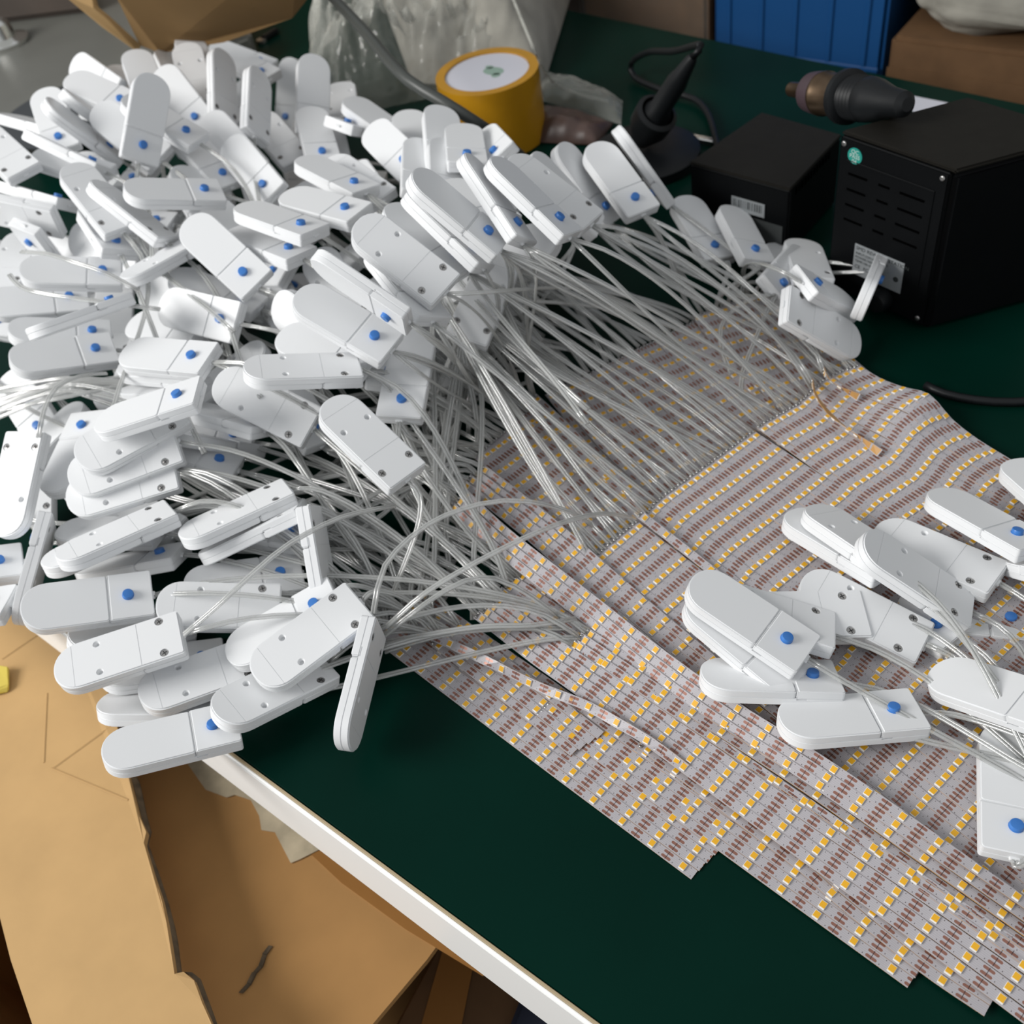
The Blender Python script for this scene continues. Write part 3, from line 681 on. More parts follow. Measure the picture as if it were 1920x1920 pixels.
FILL = [
    ((-729.2, 539.0, 39.2), (0.2875, -0.1031, 0.0797, 0.9489)),
    ((-727.6, 414.2, 66.8), (0.5697, 0.0132, -0.0292, 0.8213)),
    ((-563.3, 362.6, 71.7), (0.1104, 0.3264, -0.0813, 0.9352)),
    ((-707.2, 454.0, 64.3), (0.0426, 0.1048, 0.9883, 0.1022)),
    ((-360.2, 306.6, 65.7), (0.5101, 0.1300, 0.0007, 0.8503)),
    ((-676.5, 303.7, 29.7), (0.1037, 0.7310, 0.6735, -0.0356)),
    ((-660.2, 508.3, 14.1), (0.0880, -0.3005, -0.9495, 0.0215)),
    ((-779.1, 499.2, 49.8), (0.3199, -0.1449, 0.1337, -0.9267)),
    ((-490.3, 394.9, 52.9), (0.0983, 0.6613, 0.7429, 0.0332)),
    ((-569.9, 178.4, 32.6), (0.7089, -0.0215, -0.1271, 0.6935)),
    ((-513.8, 169.4, 12.0), (0.0272, -0.0104, 0.0053, -0.9996)),
    ((-622.6, 476.2, 18.2), (0.2375, -0.0436, -0.0732, 0.9676)),
    ((-397.5, 515.3, 44.9), (0.3018, -0.0004, -0.0014, 0.9534)),
    ((-630.8, 386.5, 72.1), (0.1318, 0.3197, 0.1708, 0.9226)),
    ((-492.5, 355.3, 16.0), (0.0499, -0.3204, -0.9332, 0.1550)),
    ((-490.4, 491.1, 12.0), (0.0064, -0.2735, -0.9573, 0.0931)),
    ((-785.4, 564.4, 39.7), (0.5917, 0.1097, -0.0133, 0.7985)),
    ((-365.2, 425.6, 77.0), (0.9436, 0.2619, -0.0852, 0.1837)),
    ((-809.7, 446.9, 82.7), (0.0203, -0.0077, 0.0643, 0.9977)),
    ((-357.3, 380.7, 70.7), (0.2250, -0.6025, -0.7654, 0.0250)),
    ((-667.8, 349.8, 67.4), (0.2423, -0.0496, -0.0486, -0.9677)),
    ((-688.6, 422.1, 23.1), (0.2548, -0.6988, -0.6672, -0.0395)),
    ((-611.1, 324.1, 17.1), (0.4555, 0.0338, -0.1664, 0.8739)),
    ((-383.5, 446.2, 27.6), (0.6122, -0.1196, -0.0785, 0.7777)),
    ((-542.8, 471.6, 60.6), (0.2753, -0.1067, -0.1422, 0.9448)),
    ((-594.5, 494.4, 55.5), (0.3567, 0.1912, -0.0439, 0.9134)),
    ((-651.3, 476.4, 16.2), (0.1564, 0.1767, -0.9714, 0.0268)),
    ((-592.7, 330.2, 40.2), (0.1183, 0.2823, 0.9374, 0.1660)),
    ((-393.7, 196.7, 21.5), (0.1920, -0.0168, -0.0764, -0.9783)),
    ((-430.9, 272.3, 40.6), (0.1326, 0.2371, 0.1208, 0.9548)),
    ((-818.2, 422.6, 25.7), (0.1997, 0.3159, -0.0694, 0.9249)),
    ((-561.6, 153.7, 22.6), (0.1676, -0.3786, -0.9098, -0.0281)),
    ((-745.4, 308.4, 32.3), (0.1717, 0.2120, -0.9537, 0.1266)),
    ((-690.4, 248.8, 56.2), (0.5453, 0.1229, 0.0165, 0.8290)),
    ((-513.4, 534.1, 33.3), (0.1186, 0.5689, 0.7917, 0.1884)),
    ((-519.4, 370.3, 68.6), (0.6473, 0.0305, -0.1882, 0.7380)),
    ((-429.1, 376.6, 52.4), (0.1407, -0.0285, -0.0044, 0.9896)),
    ((-719.0, 275.7, 66.1), (0.0876, -0.4519, -0.8850, 0.0704)),
    ((-398.8, 402.5, 75.6), (0.1472, -0.3962, -0.8798, -0.2174)),
    ((-474.1, 168.1, 18.3), (0.0031, 0.0015, 0.9997, 0.0246)),
    ((-408.5, 370.4, 15.1), (0.1267, -0.3191, -0.9391, 0.0154)),
    ((-480.7, 481.2, 48.7), (0.1256, 0.5364, 0.8345, 0.0125)),
    ((-436.6, 508.8, 48.8), (0.6156, 0.0464, 0.0373, 0.7858)),
    ((-541.0, 403.1, 53.5), (0.0862, 0.7601, 0.6122, 0.2001)),
    ((-812.4, 531.3, 66.0), (0.1192, -0.1759, -0.0664, -0.9749)),
    ((-569.2, 445.4, 55.9), (0.0521, -0.1067, -0.1558, 0.9806)),
    ((-506.0, 450.6, 31.4), (0.1812, 0.2359, -0.9362, 0.1870)),
    ((-427.8, 440.2, 71.4), (0.0097, -0.3732, -0.9273, -0.0286)),
    ((-488.0, 451.1, 55.1), (0.9455, -0.0230, 0.1153, 0.3036)),
    ((-420.5, 416.2, 49.3), (0.1255, 0.4926, 0.8607, -0.0278)),
    ((-464.9, 310.1, 35.7), (0.5279, 0.1137, 0.0653, 0.8391)),
    ((-640.9, 225.9, 32.7), (0.2112, 0.1125, 0.2374, 0.9415)),
    ((-451.1, 346.8, 72.0), (0.1867, -0.2397, -0.9390, -0.1609)),
    ((-538.8, 363.1, 50.3), (0.0180, -0.2016, -0.3488, -0.9151)),
    ((-553.9, 297.1, 31.1), (0.1288, -0.6409, -0.7566, -0.0123)),
    ((-774.0, 421.2, 37.5), (0.1077, 0.3624, 0.9183, 0.1175)),
    ((-612.8, 192.6, 32.6), (0.1820, 0.1216, -0.2001, 0.9550)),
    ((-738.7, 369.1, 76.5), (0.1325, -0.2731, -0.9528, -0.0025)),
    ((-543.7, 372.1, 19.6), (0.6597, 0.0420, 0.1324, 0.7385)),
    ((-675.5, 534.1, 28.5), (0.4311, 0.3007, 0.0490, 0.8493)),
    ((-609.6, 514.3, 26.4), (0.2964, -0.0572, -0.1371, -0.9434)),
    ((-550.1, 223.8, 23.7), (0.1741, 0.1666, -0.0826, 0.9670)),
    ((-651.1, 457.0, 39.4), (0.2407, -0.3318, -0.8924, -0.1887)),
    ((-599.9, 391.1, 21.7), (0.4954, 0.1386, -0.1035, 0.8513)),
    ((-507.3, 340.2, 50.6), (0.2391, -0.0708, -0.1725, 0.9529)),
    ((-572.2, 311.0, 13.4), (0.0332, -0.3552, -0.9330, 0.0466)),
    ((-642.4, 289.2, 28.4), (0.3390, -0.4147, -0.8442, 0.0210)),
    ((-746.5, 403.2, 24.4), (0.8579, -0.2812, -0.0846, 0.4216)),
    ((-494.8, 405.1, 15.1), (0.0480, 0.3717, -0.9233, -0.0834)),
    ((-752.9, 432.8, 17.0), (0.2946, 0.0081, -0.2376, 0.9256)),
    ((-579.5, 400.1, 52.5), (0.6421, 0.0519, -0.0479, 0.7633)),
    ((-392.6, 323.6, 54.8), (0.4255, 0.0421, 0.1763, 0.8866)),
    ((-704.0, 367.0, 28.7), (0.2292, -0.1777, -0.1598, -0.9436)),
    ((-519.2, 442.2, 56.3), (0.0305, 0.0114, -0.2888, -0.9568)),
    ((-648.9, 446.7, 8.2), (0.1199, 0.0067, -0.0527, -0.9914)),
    ((-678.0, 357.3, 23.5), (0.1848, -0.0894, -0.1941, 0.9593)),
    ((-488.9, 270.0, 44.1), (0.0639, -0.8461, -0.5083, -0.1475)),
    ((-603.0, 283.9, 23.0), (0.5431, 0.0594, -0.1129, 0.8299)),
    ((-411.8, 395.3, 23.5), (0.6699, -0.0156, -0.1579, 0.7253)),
    ((-591.7, 371.1, 64.6), (0.8971, -0.2017, -0.0120, 0.3928)),
]
tails = []
def group_of(i): return 'switch cases on the strip sheet at the right' if i in RIGHT else ('switch cases in front of the black stations' if i in REAR else 'switch cases heaped on the table')
RIGHT = set(['c115', 'c117', 'c114', 'c113', 'c110', 'c111', 'c116', 'c124', 'c123', 'c122', 'c121', 'c120', 'c112', 'c127', 'c126', 'c119b', 'c119', 'c128'])
REAR = set(['c100', 'c101', 'c102', 'c103', 'c104', 'c105', 'c106', 'c107'])
for cid, p, q, lab in CASES:
    loc = Vector(p) / 1000; qq = Quaternion(q)
    place_case(loc, qq, lab, group_of(cid))
    tails.append((cid, loc + qq @ Vector((-HL - .001, 0, 0)), qq @ Vector((-1, 0, 0))))
for p, q in FILL:
    loc = Vector(p) / 1000; qq = Quaternion(q)
    place_case(loc, qq, 'white switch case buried deep in the heap, only slivers showing between the upper cases', 'switch cases buried deep in the heap')
    tails.append(('fill', loc + qq @ Vector((-HL - .001, 0, 0)), qq @ Vector((-1, 0, 0))))

# ------------------------------------------------------------------ light strips
bm = bmesh.new()
add_box(bm, (-.0014, -.00175, 0), (.0014, .00175, .0008), .0001, 1)
r = bmesh.ops.create_cube(bm, size=1, matrix=Matrix.Translation((0, 0.0001, .00078)) @ Matrix.Diagonal((.0025, .0027, .0002, 1)))
for f in {f for v in r['verts'] for f in v.link_faces}: f.material_index = 1
led_me = mesh_of(bm, 'light_chip', [M['led_white'], M['led_yellow']])
bm = bmesh.new(); add_lathe(bm, [(0.0009, 0), (0.0009, .0004), (0.0006, .0009), (0.0002, .0011)], 8)
solder_me = mesh_of(bm, 'solder_joint', M['solder'], True)
W_STRIP = 0.0049
PITCH = 0.01667
starts = []
def proj(p):
    d = p - Vector((0, 0, CAM_H))
    c = [sum(CAM_R[i][k] * d[i] for i in range(3)) for k in range(3)]
    return 960 + FPX * c[0] / c[2], 960 + FPX * c[1] / c[2]

def in_view(p):
    d = p - Vector((0, 0, CAM_H))
    c = [sum(CAM_R[i][k] * d[i] for i in range(3)) for k in range(3)]
    if c[2] < .05: return False
    x, y = 960 + FPX * c[0] / c[2], 960 + FPX * c[1] / c[2]
    return -25 < x < 1945 and -25 < y < 1945

def make_strip(pts, label, group, rolls=None, name='light_strip', wire=True, band=None, phase=0.0052):
    path = catmull(pts, 0.006)
    fr = frames(path)
    s = 0.0; S = [0.0]
    for a, b_ in zip(path, path[1:]): s += (b_ - a).length; S.append(s)
    tot = s
    def roll(t):
        if not rolls: return 0.0
        x = t * (len(rolls) - 1); i = min(int(x), len(rolls) - 2); return rolls[i] + (rolls[i + 1] - rolls[i]) * (x - i)
    R = []
    for (p, t, sd, n), si in zip(fr, S):
        a = math.radians(roll(si / tot))
        R.append((p, t, sd * math.cos(a) + n * math.sin(a), n * math.cos(a) - sd * math.sin(a)))
    base = R[0][0].copy()
    me = bpy.data.meshes.new(name)
    vs, fs, mi = [], [], []
    th = 0.00012
    for p, t, sd, n in R:
        c = p - base
        for w, h in ((-.5, th), (.5, th), (.5, -th), (-.5, -th)):
            vs.append(c + sd * (w * W_STRIP) + n * h)
    k = len(R)
    for i in range(k - 1):
        o = i * 4
        for j in range(4):
            fs.append((o + j, o + (j + 1) % 4, o + 4 + (j + 1) % 4, o + 4 + j)); mi.append(0 if j == 0 else 1)
    fs.append((0, 3, 2, 1)); mi.append(1)
    e = (k - 1) * 4; fs.append((e, e + 1, e + 2, e + 3)); mi.append(1)
    me.from_pydata(vs, [], fs)
    uvl = me.uv_layers.new(name='uv')
    vv = (0.0, 1.0, 1.0, 0.0)
    uvs = []
    for poly in me.polygons:
        for vi in poly.vertices: uvs.extend(((S[vi // 4] - phase) / PITCH, vv[vi % 4]))
    uvl.data.foreach_set('uv', uvs)
    me.polygons.foreach_set('material_index', mi)
    me.materials.append(M['strip']); me.materials.append(M['amber_back'])
    # outside is the side the faces show
    bm = bmesh.new(); bm.from_mesh(me); bmesh.ops.recalc_face_normals(bm, faces=bm.faces); bm.to_mesh(me); bm.free()
    o = link(name, me); o.location = base
    tag(o, label, 'light strip', group)
    q = phase; i = 0
    while q < tot - 0.002:
        while S[i + 1] < q: i += 1
        f = (q - S[i]) / max(1e-6, S[i + 1] - S[i])
        p = R[i][0].lerp(R[i + 1][0], f)
        if in_view(p):
            t, sd, n = R[i][1], R[i][2], R[i][3]
            m_ = Matrix((( t.x, sd.x, n.x, 0), (t.y, sd.y, n.y, 0), (t.z, sd.z, n.z, 0), (0, 0, 0, 1)))
            m_.translation = p - base + n * 0.00012
            link('light_chip', led_me, o, m_)
        q += PITCH
    if wire:
        p, t, sd, n = R[0]
        for s_ in (-1, 1):
            m_ = Matrix(((t.x, sd.x, n.x, 0), (t.y, sd.y, n.y, 0), (t.z, sd.z, n.z, 0), (0, 0, 0, 1)))
            m_.translation = t * .0012 + sd * (s_ * .0012) + n * .0001
            link('solder_joint', solder_me, o, m_)
        starts.append((band, p + n * .0008 + t * .001, -t))
    return o

def lerp_poly(pts, f):
    x = f * (len(pts) - 1); i = min(int(x), len(pts) - 2); return pts[i].lerp(pts[i + 1], x - i)

def band(key, desc, px, n, z, w0=5.0, w1=None, ss=0.0, es=0.0, rolls=None, jz=0.0003, group=None, wire=True, dz=0.0):
    """n strips side by side: px is the front strip's middle line (pixels of the frame, at height z mm), the rest step back from it"""
    w1 = w0 if w1 is None else w1
    zs = z if isinstance(z, (list, tuple)) else [z] * len(px)
    L = [P(x, y, q / 1000) for (x, y), q in zip(px, zs)]
    d0 = (L[1] - L[0]).normalized(); d1 = (L[-1] - L[-2]).normalized()
    rr = random.Random(key)
    for k in range(n):
        pts = []
        for i, p in enumerate(L):
            f = i / (len(L) - 1)
            t = (L[min(i + 1, len(L) - 1)] - L[max(i - 1, 0)]).normalized()
            nn = Vector((-t.y, t.x, 0)).normalized()
            q = p + nn * (k * (w0 + (w1 - w0) * f) / 1000) + Vector((0, 0, k * dz / 1000 + rr.uniform(0, jz) + (k % 2) * .00015))
            if i == 0: q += d0 * ((k * ss + rr.uniform(-.25, .25)) / 1000)
            if i == len(L) - 1: q += d1 * ((k * es) / 1000)
            pts.append(q)
        lab = ('single white strip with yellow chips, ' + desc) if n == 1 else f'strip with yellow chips, {ordinal(k + 1)} from the front of {desc}'
        make_strip(pts, lab, group or ('strips of ' + desc), rolls=rolls, band=key, wire=wire, phase=(0.0052 - k * ss / 1000) % PITCH)

band('front_low', 'the lowest front sheet', [(700, 1190), (1000, 1417), (1302, 1641)], 8, 0.5, ss=-0.5, es=0.6)
band('front_right', 'the second front sheet with stepped end', [(1010, 1336), (1355, 1589), (1707, 1843)], 4, 1.4, es=0.5)
band('front_short', 'the short sheet on the lowest one', [(812, 1203), (983, 1336), (1076, 1411)], 4, 2.2, ss=1.0, es=1.2)
band('front_third', 'the third front sheet with stepped end', [(1200, 1395), (1480, 1607), (1569, 1684), (1723, 1809), (1850, 1896)], 3, 2.4, rolls=[-4, -4, -4, -3, -3])
band('front_mid', 'the bright lower-middle sheet', [(893, 1152), (1000, 1235), (1080, 1292), (1300, 1452), (1480, 1585), (1718, 1755), (1950, 1928)], 5, [7, 7, 6.5, 5.5, 5, 4.5, 4], 4.3, 5.3, ss=1.4, dz=.5, rolls=[26, 20, 14, 10, 8, 6, 5])
band('twisted', 'twisting over the front sheets', [(784, 1180), (883, 1226), (933, 1250), (1000, 1283), (1040, 1300), (1103, 1325), (1160, 1357), (1220, 1392), (1290, 1440)], 1, [6, 8, 8, 8, 8, 8, 9, 8, 5], rolls=[20, 25, 30, 60, 45, 20, 30, 45, 75])
band('centre_low', 'the narrow sheet below the curled pair', [(1073, 1204), (1200, 1290), (1345, 1390), (1520, 1508), (1700, 1640), (1950, 1820)], 3, [9, 9, 8, 7, 6, 6], 4.4, 5.0, ss=0.6, dz=.2, rolls=[26, 8, -8, -12, -10, -8])
band('curl_front', 'the curled bundle nearest the cables', [(843, 945), (922, 1020), (1015, 1095), (1100, 1162), (1187, 1233), (1292, 1312), (1380, 1372), (1495, 1445), (1620, 1530), (1760, 1630), (1950, 1765)], 3, [15, 13, 11, 10, 10, 10, 9, 9, 8, 8, 7], 5.0, 4.2, ss=1.6, rolls=[34, 30, 26, 24, 26, 28, 30, 26, 12, -4, -10], dz=1.5)
band('curl_back', 'the curled group behind the nearest bundle', [(866, 905), (930, 955), (1000, 1012), (1080, 1084), (1160, 1156), (1260, 1242), (1380, 1345), (1500, 1445)], 4, [12, 10.5, 9, 8, 7, 6.5, 6, 5], 5.0, 4.8, ss=.6, rolls=[36, 28, 18, 10, 4, 0, -4, -4], dz=.5)
band('mid_low', 'the shaded sheet below the curled bundle', [(922, 1116), (1000, 1170), (1080, 1230), (1180, 1303), (1300, 1390), (1450, 1495), (1650, 1640)], 6, [5, 5, 4.5, 4, 4, 4, 3.6], 4.8, 5.0, ss=.8, rolls=[14, 8, 3, 0, 0, 0, 0], jz=.0004)
band('centre', 'the middle sheet under loose cables', [(893, 855), (960, 905), (1050, 985), (1150, 1082), (1260, 1184), (1400, 1312), (1600, 1484), (1800, 1640), (1960, 1765)], 11, [9, 8, 6, 4.5, 3.5, 3, 2.4, 2, 2], 4.7, 5.0, ss=-0.6, jz=.0005, dz=.04)
band('split_one', 'the two strips beside the split group', [(954, 772), (1030, 825), (1125, 900), (1230, 985)], 2, [9, 8, 6, 5], 3.4, 4.8, rolls=[15, 10, 5, 0])
band('split_pair', 'the split group in the middle', [(978, 755), (1045, 820), (1130, 912), (1210, 1000)], 3, [9, 8, 6.5, 5], 4.6, 4.8, rolls=[14, 8, 4, 0])
band('back_left', 'the shaded sheet behind the cables', [(905, 712), (960, 760), (1020, 815)], 3, 2.0)
band('back_mid', 'the rear sheet under dense cables', [(1028, 738), (1120, 848), (1232, 950)], 24, 1.2, 5.05, ss=-0.35, jz=.0006, es=.9)
band('back_right', 'the rear right sheet beside the stations', [(1303, 592), (1370, 680), (1440, 760), (1540, 850)], 14, [3, 2, 1.4, 1.2], 5.0, 5.0, ss=-0.2, jz=.0006)
# the wide sheet: strips from a stepped start line to beyond the right frame edge
def wide_sheet():
    st = [(1106, 1049), (1160, 1004), (1206, 967), (1232, 938), (1320, 874), (1412, 806), (1424, 797), (1490, 760), (1532, 720), (1565, 702), (1598, 691)]
    zz = [6.5, 6, 6, 5.2, 5, 5, 5.2, 5, 5.5, 6, 6]
    A = [P(x, y, z / 1000) for (x, y), z in zip(st, zz)]
    acc = [0.0]
    for a, b_ in zip(A, A[1:]): acc.append(acc[-1] + (b_ - a).length)
    e0, e1 = P(1960, 1752, .0045), P(1990, 925, .0045)
    n = 45
    rr = random.Random(5)
    for k in range(n):
        d = acc[-1] * k / (n - 1); i = max(j for j in range(len(A) - 1) if acc[j] <= d + 1e-9)
        s = A[i].lerp(A[i + 1], (d - acc[i]) / (acc[i + 1] - acc[i]))
        f = k / (n - 1)
        e = e0.lerp(e1, f)
        lift = 0.0035 if k == 8 else 0.0
        pts = []
        for q in range(9):
            t = q / 8
            p = s.lerp(e, t)
            # the sheet rides over a hump near its far edge and sags between
            hump = 0.011 * math.exp(-((f - 1.0) / .16) ** 2 - ((t - .36) / .12) ** 2)
            wave = 0.0007 * math.sin(5.0 * t + 6 * f)
            p = p + Vector((0, 0, hump + wave + rr.uniform(0, .0002) + (k % 2) * .00022 + lift * (1 - t) ** 2))
            if d > acc[5]: p = p + Vector((.0003, .0030, 0)) * max(0, 1 - t / .32)
            pts.append(p)
        rl = []
        for q in range(9):
            t = q / 8
            dh = .011 * math.exp(-((f - 1.0) / .16) ** 2 - ((t - .36) / .12) ** 2) * (-2 * (f - 1.0) / .16 ** 2) + .0042 * math.cos(5 * t + 6 * f)
            rl.append(math.degrees(math.atan(dh / (n - 1) / .005)))
        make_strip(pts, f'strip with yellow chips, {ordinal(k + 1)} from the front edge of the wide right-hand sheet', 'strips of the wide right-hand sheet', band='wide', rolls=[22, 14, 4, 0, 0] if k == 8 else rl)
wide_sheet()
make_strip([P(1524, 716, .010), P(1531, 742, .014), P(1556, 776, .013), P(1600, 812, .010), P(1650, 850, .0095)], 'strip bent over with its amber back showing, at the rear start of the wide sheet', None, rolls=[95, 130, 150, 120, 40], band='wide')
make_strip([P(1545, 695, .011), P(1556, 712, .015), P(1578, 728, .013), P(1610, 745, .0105)], 'shorter strip bent over with its amber back showing, near the rear corner', None, rolls=[90, 120, 130, 60], band='wide')


# ------------------------------------------------------------------ clear twin cables
def twin_cable(pts, label, group, rad=0.00085):
    path = catmull(pts, 0.009)
    bm = bmesh.new()
    base = path[0].copy()
    path = [p - base for p in path]
    for s in (-1, 1): add_tube(bm, path, rad, 6, (s * rad * .92, 0))
    me = mesh_of(bm, 'clear_cable', M['cable'], True)
    o = link('clear_cable', me); o.location = base
    tag(o, label, 'cable', group)
    return o

def bez(p0, d0, p3, d3, k0, k3, n=7, wob=0.0, rr=random, zmin=0.004, lift=0.0):
    L = (p3 - p0).length
    p1 = p0 + d0 * (L * k0); p2 = p3 + d3 * (L * k3)
    j = Vector((rr.uniform(-1, 1), rr.uniform(-1, 1), rr.uniform(-.3, .6)))
    p1 += j * wob * 2.5; p2 += Vector((j.y, -j.x, j.z)) * wob * 2.5
    p1.z = max(p1.z, zmin) + lift; p2.z = max(p2.z, zmin) + lift
    out = []
    for i in range(n + 1):
        t = i / n
        q = p0 * (1 - t) ** 3 + p1 * 3 * t * (1 - t) ** 2 + p2 * 3 * t * t * (1 - t) + p3 * t ** 3
        q.z = max(q.z, zmin)
        out.append(q)
    return out
rc = random.Random(11)
T = {}
for cid, p, d in tails: T.setdefault(cid, []).append((p, d))
fills = T.pop('fill', [])
front_ids = 'c24 c27 c28 c29 c30 c31 c33 c34 c35 c36 c38 c39 c40 c41 c43 c44 c46 c47 c141 c142 c60a c60b c60c c60d c61 c62 c63 c53 c140'.split()
mid_ids = 'c20 c22 c21 c64 c65 c66 c67 c68 c69 c86 c87 c88 c85 c90 c91 c92 c12 c14 c19'.split()
top_ids = 'c90b c91 c92 c93 c94 c95 c96 c97 c98 c66 c67 c85 c86'.split()
rear_ids = 'c100 c101 c103 c104 c105 c106 c107 c102 c97 c98'.split()
POOL = {'front_low': front_ids, 'front_right': None, 'front_short': front_ids, 'front_third': None, 'front_mid': front_ids, 'twisted': front_ids,
        'centre_low': front_ids, 'mid_low': front_ids, 'curl_front': front_ids, 'curl_back': front_ids + mid_ids, 'centre': mid_ids + front_ids, 'split_one': mid_ids, 'split_pair': mid_ids,
        'back_left': mid_ids, 'back_mid': top_ids + mid_ids, 'back_right': rear_ids, 'wide': top_ids + rear_ids}
DESC = {'front_low': 'dipping to the lowest front sheet', 'front_short': 'dipping to the short front sheet', 'front_mid': 'arching to the bright lower-middle sheet', 'twisted': 'running to the twisted strip',
        'centre_low': 'arching to the narrow sheet in the lower middle', 'mid_low': 'slipping under the nearest curled bundle', 'curl_front': 'fanning into the nearest curled bundle', 'curl_back': 'fanning into the rear curled pair', 'centre': 'fanning into the middle sheet',
        'split_one': 'ending at the split strips', 'split_pair': 'ending at the split strips', 'back_left': 'ending at the shaded sheet behind the fan', 'back_mid': 'lost in the dense fan over the rear sheet',
        'back_right': 'spreading over the rear right sheet', 'wide': 'ending at the solder row of the wide sheet'}

def px_of(s): return proj(s)
allsrc = lambda ids: [T[i][0] for i in ids if i in T]
def fan(keys, srcs, skey, tkey, reps, spread, lifts, wob):
    """cables laid side by side: sources and strip starts are taken in the same order so that they run alongside each other"""
    tg = sorted([st_ for st_ in starts if st_[0] in keys], key=tkey)
    sr = sorted(srcs, key=skey)
    n = len(tg) * reps
    for q in range(n):
        bk, s, d = tg[q // reps]
        x = q / max(1, n - 1) * (len(sr) - 1) + rc.uniform(-spread, spread)
        p, t = sr[max(0, min(len(sr) - 1, int(round(x))))]
        jit = Vector((rc.uniform(-1, 1), rc.uniform(-1, 1), 0)) * (.0018 if q % reps else 0)
        to = (s - p).normalized()
        t2 = (t * .55 + to * .45).normalized() if t.dot(to) > -.2 else (t * .8 + to * .2).normalized()
        d2 = (d * .7 - to * .3).normalized()
        pts = bez(p, t2, s + jit, d2, rc.uniform(.22, .38), rc.uniform(.18, .34), 7, wob, rc, .0035, lift=rc.uniform(*lifts))
        twin_cable(pts, 'clear twin cable ' + DESC[bk], 'clear cables ' + DESC[bk])
low_f = [f for f in fills if proj(f[0])[1] > 640]
top_f = [f for f in fills if proj(f[0])[0] > 620 and proj(f[0])[1] < 640]
fan(('wide', 'back_mid'), allsrc(top_ids) + top_f, lambda f: proj(f[0])[0], lambda s: proj(s[1])[0], 1, 2.2, (.004, .022), .006)
fan(('back_right',), allsrc(rear_ids), lambda f: proj(f[0])[0], lambda s: proj(s[1])[0], 1, 1.5, (.0, .01), .004)
fan(('centre', 'split_one', 'split_pair', 'back_left', 'curl_back'), allsrc(mid_ids) + low_f[:10], lambda f: -proj(f[0])[1] + .5 * proj(f[0])[0], lambda s: -proj(s[1])[1] + .5 * proj(s[1])[0], 2, 2.0, (.0, .012), .005)
fan(('curl_front', 'front_mid', 'front_short', 'front_low', 'centre_low', 'twisted', 'mid_low'), allsrc(front_ids) + low_f[10:], lambda f: -proj(f[0])[1], lambda s: -proj(s[1])[1], 2, 2.5, (.0, .02), .006)
# more of the tangle: cables from buried cases that dive under the sheets
for k in range(80):
    p, t = rc.choice(fills)
    u = rc.random()
    if u < .5: a = P(rc.uniform(780, 890), rc.uniform(740, 1060), .003)
    elif u < .8: a = P(rc.uniform(900, 1120), rc.uniform(620, 720), .003)
    else: a = P(rc.uniform(740, 900), rc.uniform(1080, 1200), .003)
    d = (p - a).normalized(); d.z = abs(d.z) + .15
    if (p - a).length > .42: continue
    pts = bez(p, t, a, d, rc.uniform(.15, .4), rc.uniform(.15, .4), 7, .004, rc, .003)
    twin_cable(pts, 'clear twin cable deep in the tangle between heap and strips', 'clear cables deep in the tangle')
# cables that loop inside the heap
for k, i in enumerate('c1 c2 c4 c10 c11 c71 c72 c73 c76 c77 c14 c15 c13 c3 c81 c82 c83 c84a c84b c8 c9'.split()):
    if i not in T: continue
    p, t = T[i][0]
    a = p + Vector((rc.uniform(.10, .2), rc.uniform(-.12, -.02), -rc.uniform(.02, .05))); a.z = max(a.z, .02)
    d = (p - a).normalized()
    twin_cable(bez(p, t, a, d, .35, .3, 7, .004, rc, .006), f'clear twin cable inside the upper heap among standing cases', 'clear cables inside the upper heap')
# the grey bundle at the left under the level case, and two high loops
for k in range(12):
    a = P(-40, rc.uniform(735, 800), .055); b_ = P(rc.uniform(235, 300), rc.uniform(690, 760), .055)
    m_ = P(120 + rc.uniform(-20, 20), rc.uniform(705, 745), .065)
    twin_cable([a, m_, b_], 'clear twin cable in the grey bundle under the large level case at the left', 'clear cables in the grey bundle at the left')
twin_cable([P(72, 820, .075), P(82, 770, .08), P(105, 727, .082), P(150, 705, .078), P(200, 700, .07)], 'clear twin cable bending down to the left-edge screw-side-up case', None)
twin_cable([P(18, 515, .11), P(40, 538, .112), P(80, 550, .112), P(170, 563, .108), P(300, 580, .098)], 'lower of two clear looping cables at the left of the heap', None)
twin_cable([P(40, 472, .11), P(90, 476, .115), P(140, 492, .115), P(200, 512, .11), P(260, 545, .10)], 'upper of two clear looping cables at the left of the heap', None)
# long arching cables in front of the fan
twin_cable([P(345, 1190, .050), P(420, 1125, .062), P(480, 1070, .068), P(545, 1018, .070), P(640, 970, .064), P(740, 948, .05)], 'clear twin cable rising diagonally across the front screw-side-up cases', None)
twin_cable([P(700, 1150, .04), P(722, 1060, .05), P(800, 985, .052), P(900, 945, .050), P(990, 940, .046), P(1075, 962, .03), P(1110, 985, .016)], 'high arching clear twin cable ending on the bright curled strips', None)
twin_cable([P(725, 1175, .03), P(800, 1110, .045), P(920, 1040, .052), P(1040, 985, .05), P(1130, 963, .035), P(1190, 972, .014)], 'long arching clear twin cable crossing to the wide sheet', None)
twin_cable([P(710, 1200, .02), P(800, 1130, .035), P(870, 1090, .04), P(930, 1085, .036), P(1000, 1120, .026), P(1050, 1160, .012)], 'lower arching clear twin cable in front of the curled strips', None)
twin_cable([P(716, 1205, .012), P(800, 1190, .02), P(900, 1175, .022), P(1000, 1172, .018), P(1080, 1160, .012)], 'low level clear twin cable above the front sheets', None)
twin_cable([P(722, 1222, .010), P(780, 1203, .014), P(860, 1185, .018), P(960, 1178, .016), P(1060, 1178, .012)], 'lowest clear twin cable along the front sheets, from the hanging case', None)
